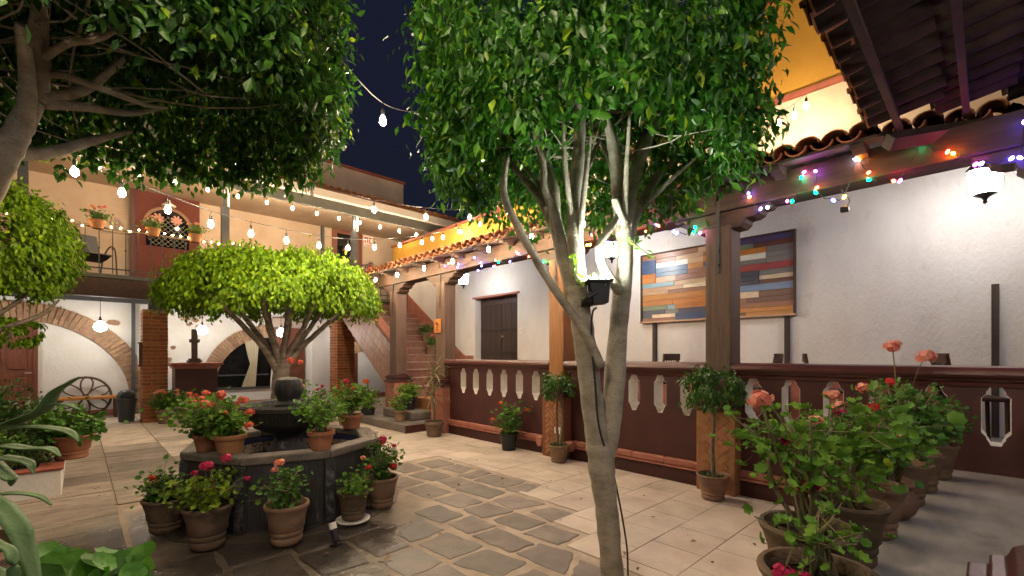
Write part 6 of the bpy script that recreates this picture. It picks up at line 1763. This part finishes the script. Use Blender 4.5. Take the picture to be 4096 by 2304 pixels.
MB().lathe([(.10, -SB[2]), (.12, -SB[2] + .03), (.17, -.30), (.185, -.16), (.19, -.14), (.17, -.13), (.165, -.18)], 20, (-.06, .02, 0)).build('tall_pot', M['terrab'], sf, smooth=40)
MB().lathe([(.165, -.18), (.08, -.165), (.001, -.16)], 14, (-.06, .02, 0)).build('soil', M['soil'], sf)
MB().lathe([(.11, -.17), (.10, -.02), (.05, .05), (.001, .06)], 12, (-.06, .02, 0)).build('shield_frond', M['frond'], sf, smooth=True)
NB = (-0.004, 1.385, 0.867)
ng = empty('nasturtium', NB, label='broad round green leaves at the bottom left corner', cat='plant')
rs = np.random.default_rng(91)
M['nast'] = mat('nasturtium leaf', (.045, .14, .012), .5, .35, transl=.3, col2=(.085, .22, .018), nscale=14, bump=.5, bscale=45, var=.45)
nv = [(0, -.1, 0)]; nf = []
for q_ in (.55, 1.0):
    for k in range(18):
        a = 2 * math.pi * k / 18
        nv.append((q_ * math.cos(a) * (1 + .05 * math.cos(6 * a)), q_ * math.sin(a) * (1 + .05 * math.cos(6 * a)), .30 * q_ * q_ + .05 * q_ * math.cos(6 * a)))
for k in range(18):
    k2 = (k + 1) % 18
    nf += [(0, 1 + k, 1 + k2), (1 + k, 19 + k, 19 + k2), (1 + k, 19 + k2, 1 + k2)]
nme = MB().add(nv, nf).mesh('leaf', M['nast'], True)
MB().lathe([(.09, -NB[2]), (.11, -NB[2] + .03), (.15, -.12), (.155, -.03), (.14, -.02), (.135, -.07)], 20).build('tall_pot', M['terrab'], ng, smooth=40)
MB().lathe([(.135, -.07), (.001, -.05)], 14).build('soil', M['soil'], ng)
for (u, v, d, r_) in ((0.072, 1.217, 0.984, 0.027), (0.068, 1.202, 0.945, 0.022), (0.018, 1.399, 0.966, 0.027), (0.062, 1.34, 0.956, 0.023), (-0.013, 1.464, 0.969, 0.04), (0.035, 1.414, 0.963, 0.033), (0.076, 1.309, 0.982, 0.029), (0.09, 1.254, 0.962, 0.024), (-0.08, 1.463, 1.004, 0.03), (-0.056, 1.457, 1.012, 0.025), (-0.045, 1.395, 1.022, 0.027), (-0.086, 1.364, 0.981, 0.023), (0.001, 1.438, 0.924, 0.028), (0.002, 1.489, 0.921, 0.023), (0.07, 1.387, 0.936, 0.038), (0.103, 1.373, 0.946, 0.032), (0.043, 1.318, 0.971, 0.04), (-0.005, 1.293, 0.975, 0.033), (-0.007, 1.4, 0.978, 0.038), (0.02, 1.391, 0.935, 0.032), (-0.001, 1.36, 0.966, 0.038), (-0.029, 1.325, 0.938, 0.032), (0.069, 1.347, 0.979, 0.038), (0.106, 1.311, 1.0, 0.032), (0.036, 1.292, 1.008, 0.03), (0.082, 1.239, 0.988, 0.025), (0.089, 1.366, 0.975, 0.036), (0.088, 1.309, 0.959, 0.03), (0.051, 1.471, 0.962, 0.04), (0.1, 1.424, 0.96, 0.033), (0.066, 1.319, 0.98, 0.043), (0.021, 1.328, 1.002, 0.036), (0.028, 1.355, 0.971, 0.036), (-0.008, 1.296, 0.928, 0.03), (-0.011, 1.461, 0.966, 0.043), (-0.006, 1.403, 0.923, 0.036), (-0.032, 1.551, 0.962, 0.036), (-0.032, 1.602, 0.946, 0.03), (-0.04, 1.351, 0.995, 0.043), (-0.052, 1.368, 0.952, 0.036), (0.014, 1.299, 0.979, 0.043), (0.024, 1.26, 0.978, 0.036), (0.05, 1.265, 0.97, 0.036), (0.105, 1.212, 0.964, 0.03), (-0.055, 1.296, 0.996, 0.043), (-0.042, 1.254, 0.967, 0.036), (-0.023, 1.404, 0.971, 0.036), (0.036, 1.464, 0.931, 0.03), (-0.082, 1.391, 0.987, 0.036), (-0.057, 1.445, 0.956, 0.03)):
    p = Vector((u, v, d)) - Vector(NB)
    ax = Vector((rs.normal(0, .45) - .1, rs.normal(0, .4) - .45, .8)).normalized()
    r_ *= rs.uniform(.7, 1.0)
    o = link('leaf', nme, ng, p, (ax.to_track_quat('Z', 'Y') @ Matrix.Rotation(rs.uniform(0, 6.28), 3, 'Z').to_quaternion()).to_euler(), (r_, r_, r_))
    MB().tube(bezier([(0, 0, -.02), tuple(p * .6 + Vector((.02, .02, .0))), tuple(p)], 4), .003, 5).build('stem', M['stem'], ng)

# ---------------------------------------------------------------- moulded rail end in the lower right corner
t = empty('near_rail', (1.92, -.12, .55), label='glossy moulded maroon rail end in the bottom right corner', cat='rail')
pr = [(.13, .0), (.13, .25), (.165, .25), (.165, .285), (.12, .29), (.12, .32), (.085, .325), (.075, .355), (.04, .375), (.0, .375), (-.02, .36), (-.03, .34), (-.04, .375), (-.16, .375), (-.16, 0)]
MB().extr(pr, 'x', -1.2, 0).build('rail', M['maroongloss'], t, bevel=.006)

# ---------------------------------------------------------------- fallen leaves and petals on the paving
rs = np.random.default_rng(77)
n = 150
P = np.stack([rs.uniform(-.3, 4.7, n), rs.uniform(1.2, 8, n), np.full(n, .026)], 1)
P[:, 0] = np.where(rs.uniform(0, 1, n) < .5, np.clip(rs.normal(2.3, .9, n), -.2, 4.7), P[:, 0])
keep = (np.hypot(P[:, 0] - 1.5, P[:, 1] - 4.76) > 1.1)
P = P[keep]; n = len(P)
M['dryleaf'] = mat('dry leaf', (.2, .12, .05), .8, .2, rndattr=[(0, (.10, .055, .025)), (1, (.32, .24, .07)), (.5, (.20, .11, .045))])
fo = scatter('fallen_leaves', LEAF_S, LEAF_SF, P, frames(np.concatenate([rs.normal(0, 1, (n, 2)), np.zeros((n, 1))], 1), np.tile([0, 0, 1.0], (n, 1)) + rs.normal(0, .25, (n, 3))), rs.uniform(.02, .055, n), rs.uniform(0, 1, n), M['dryleaf'], kind='stuff')
tag(fo, 'dry fallen leaves scattered on the courtyard paving', 'leaves')
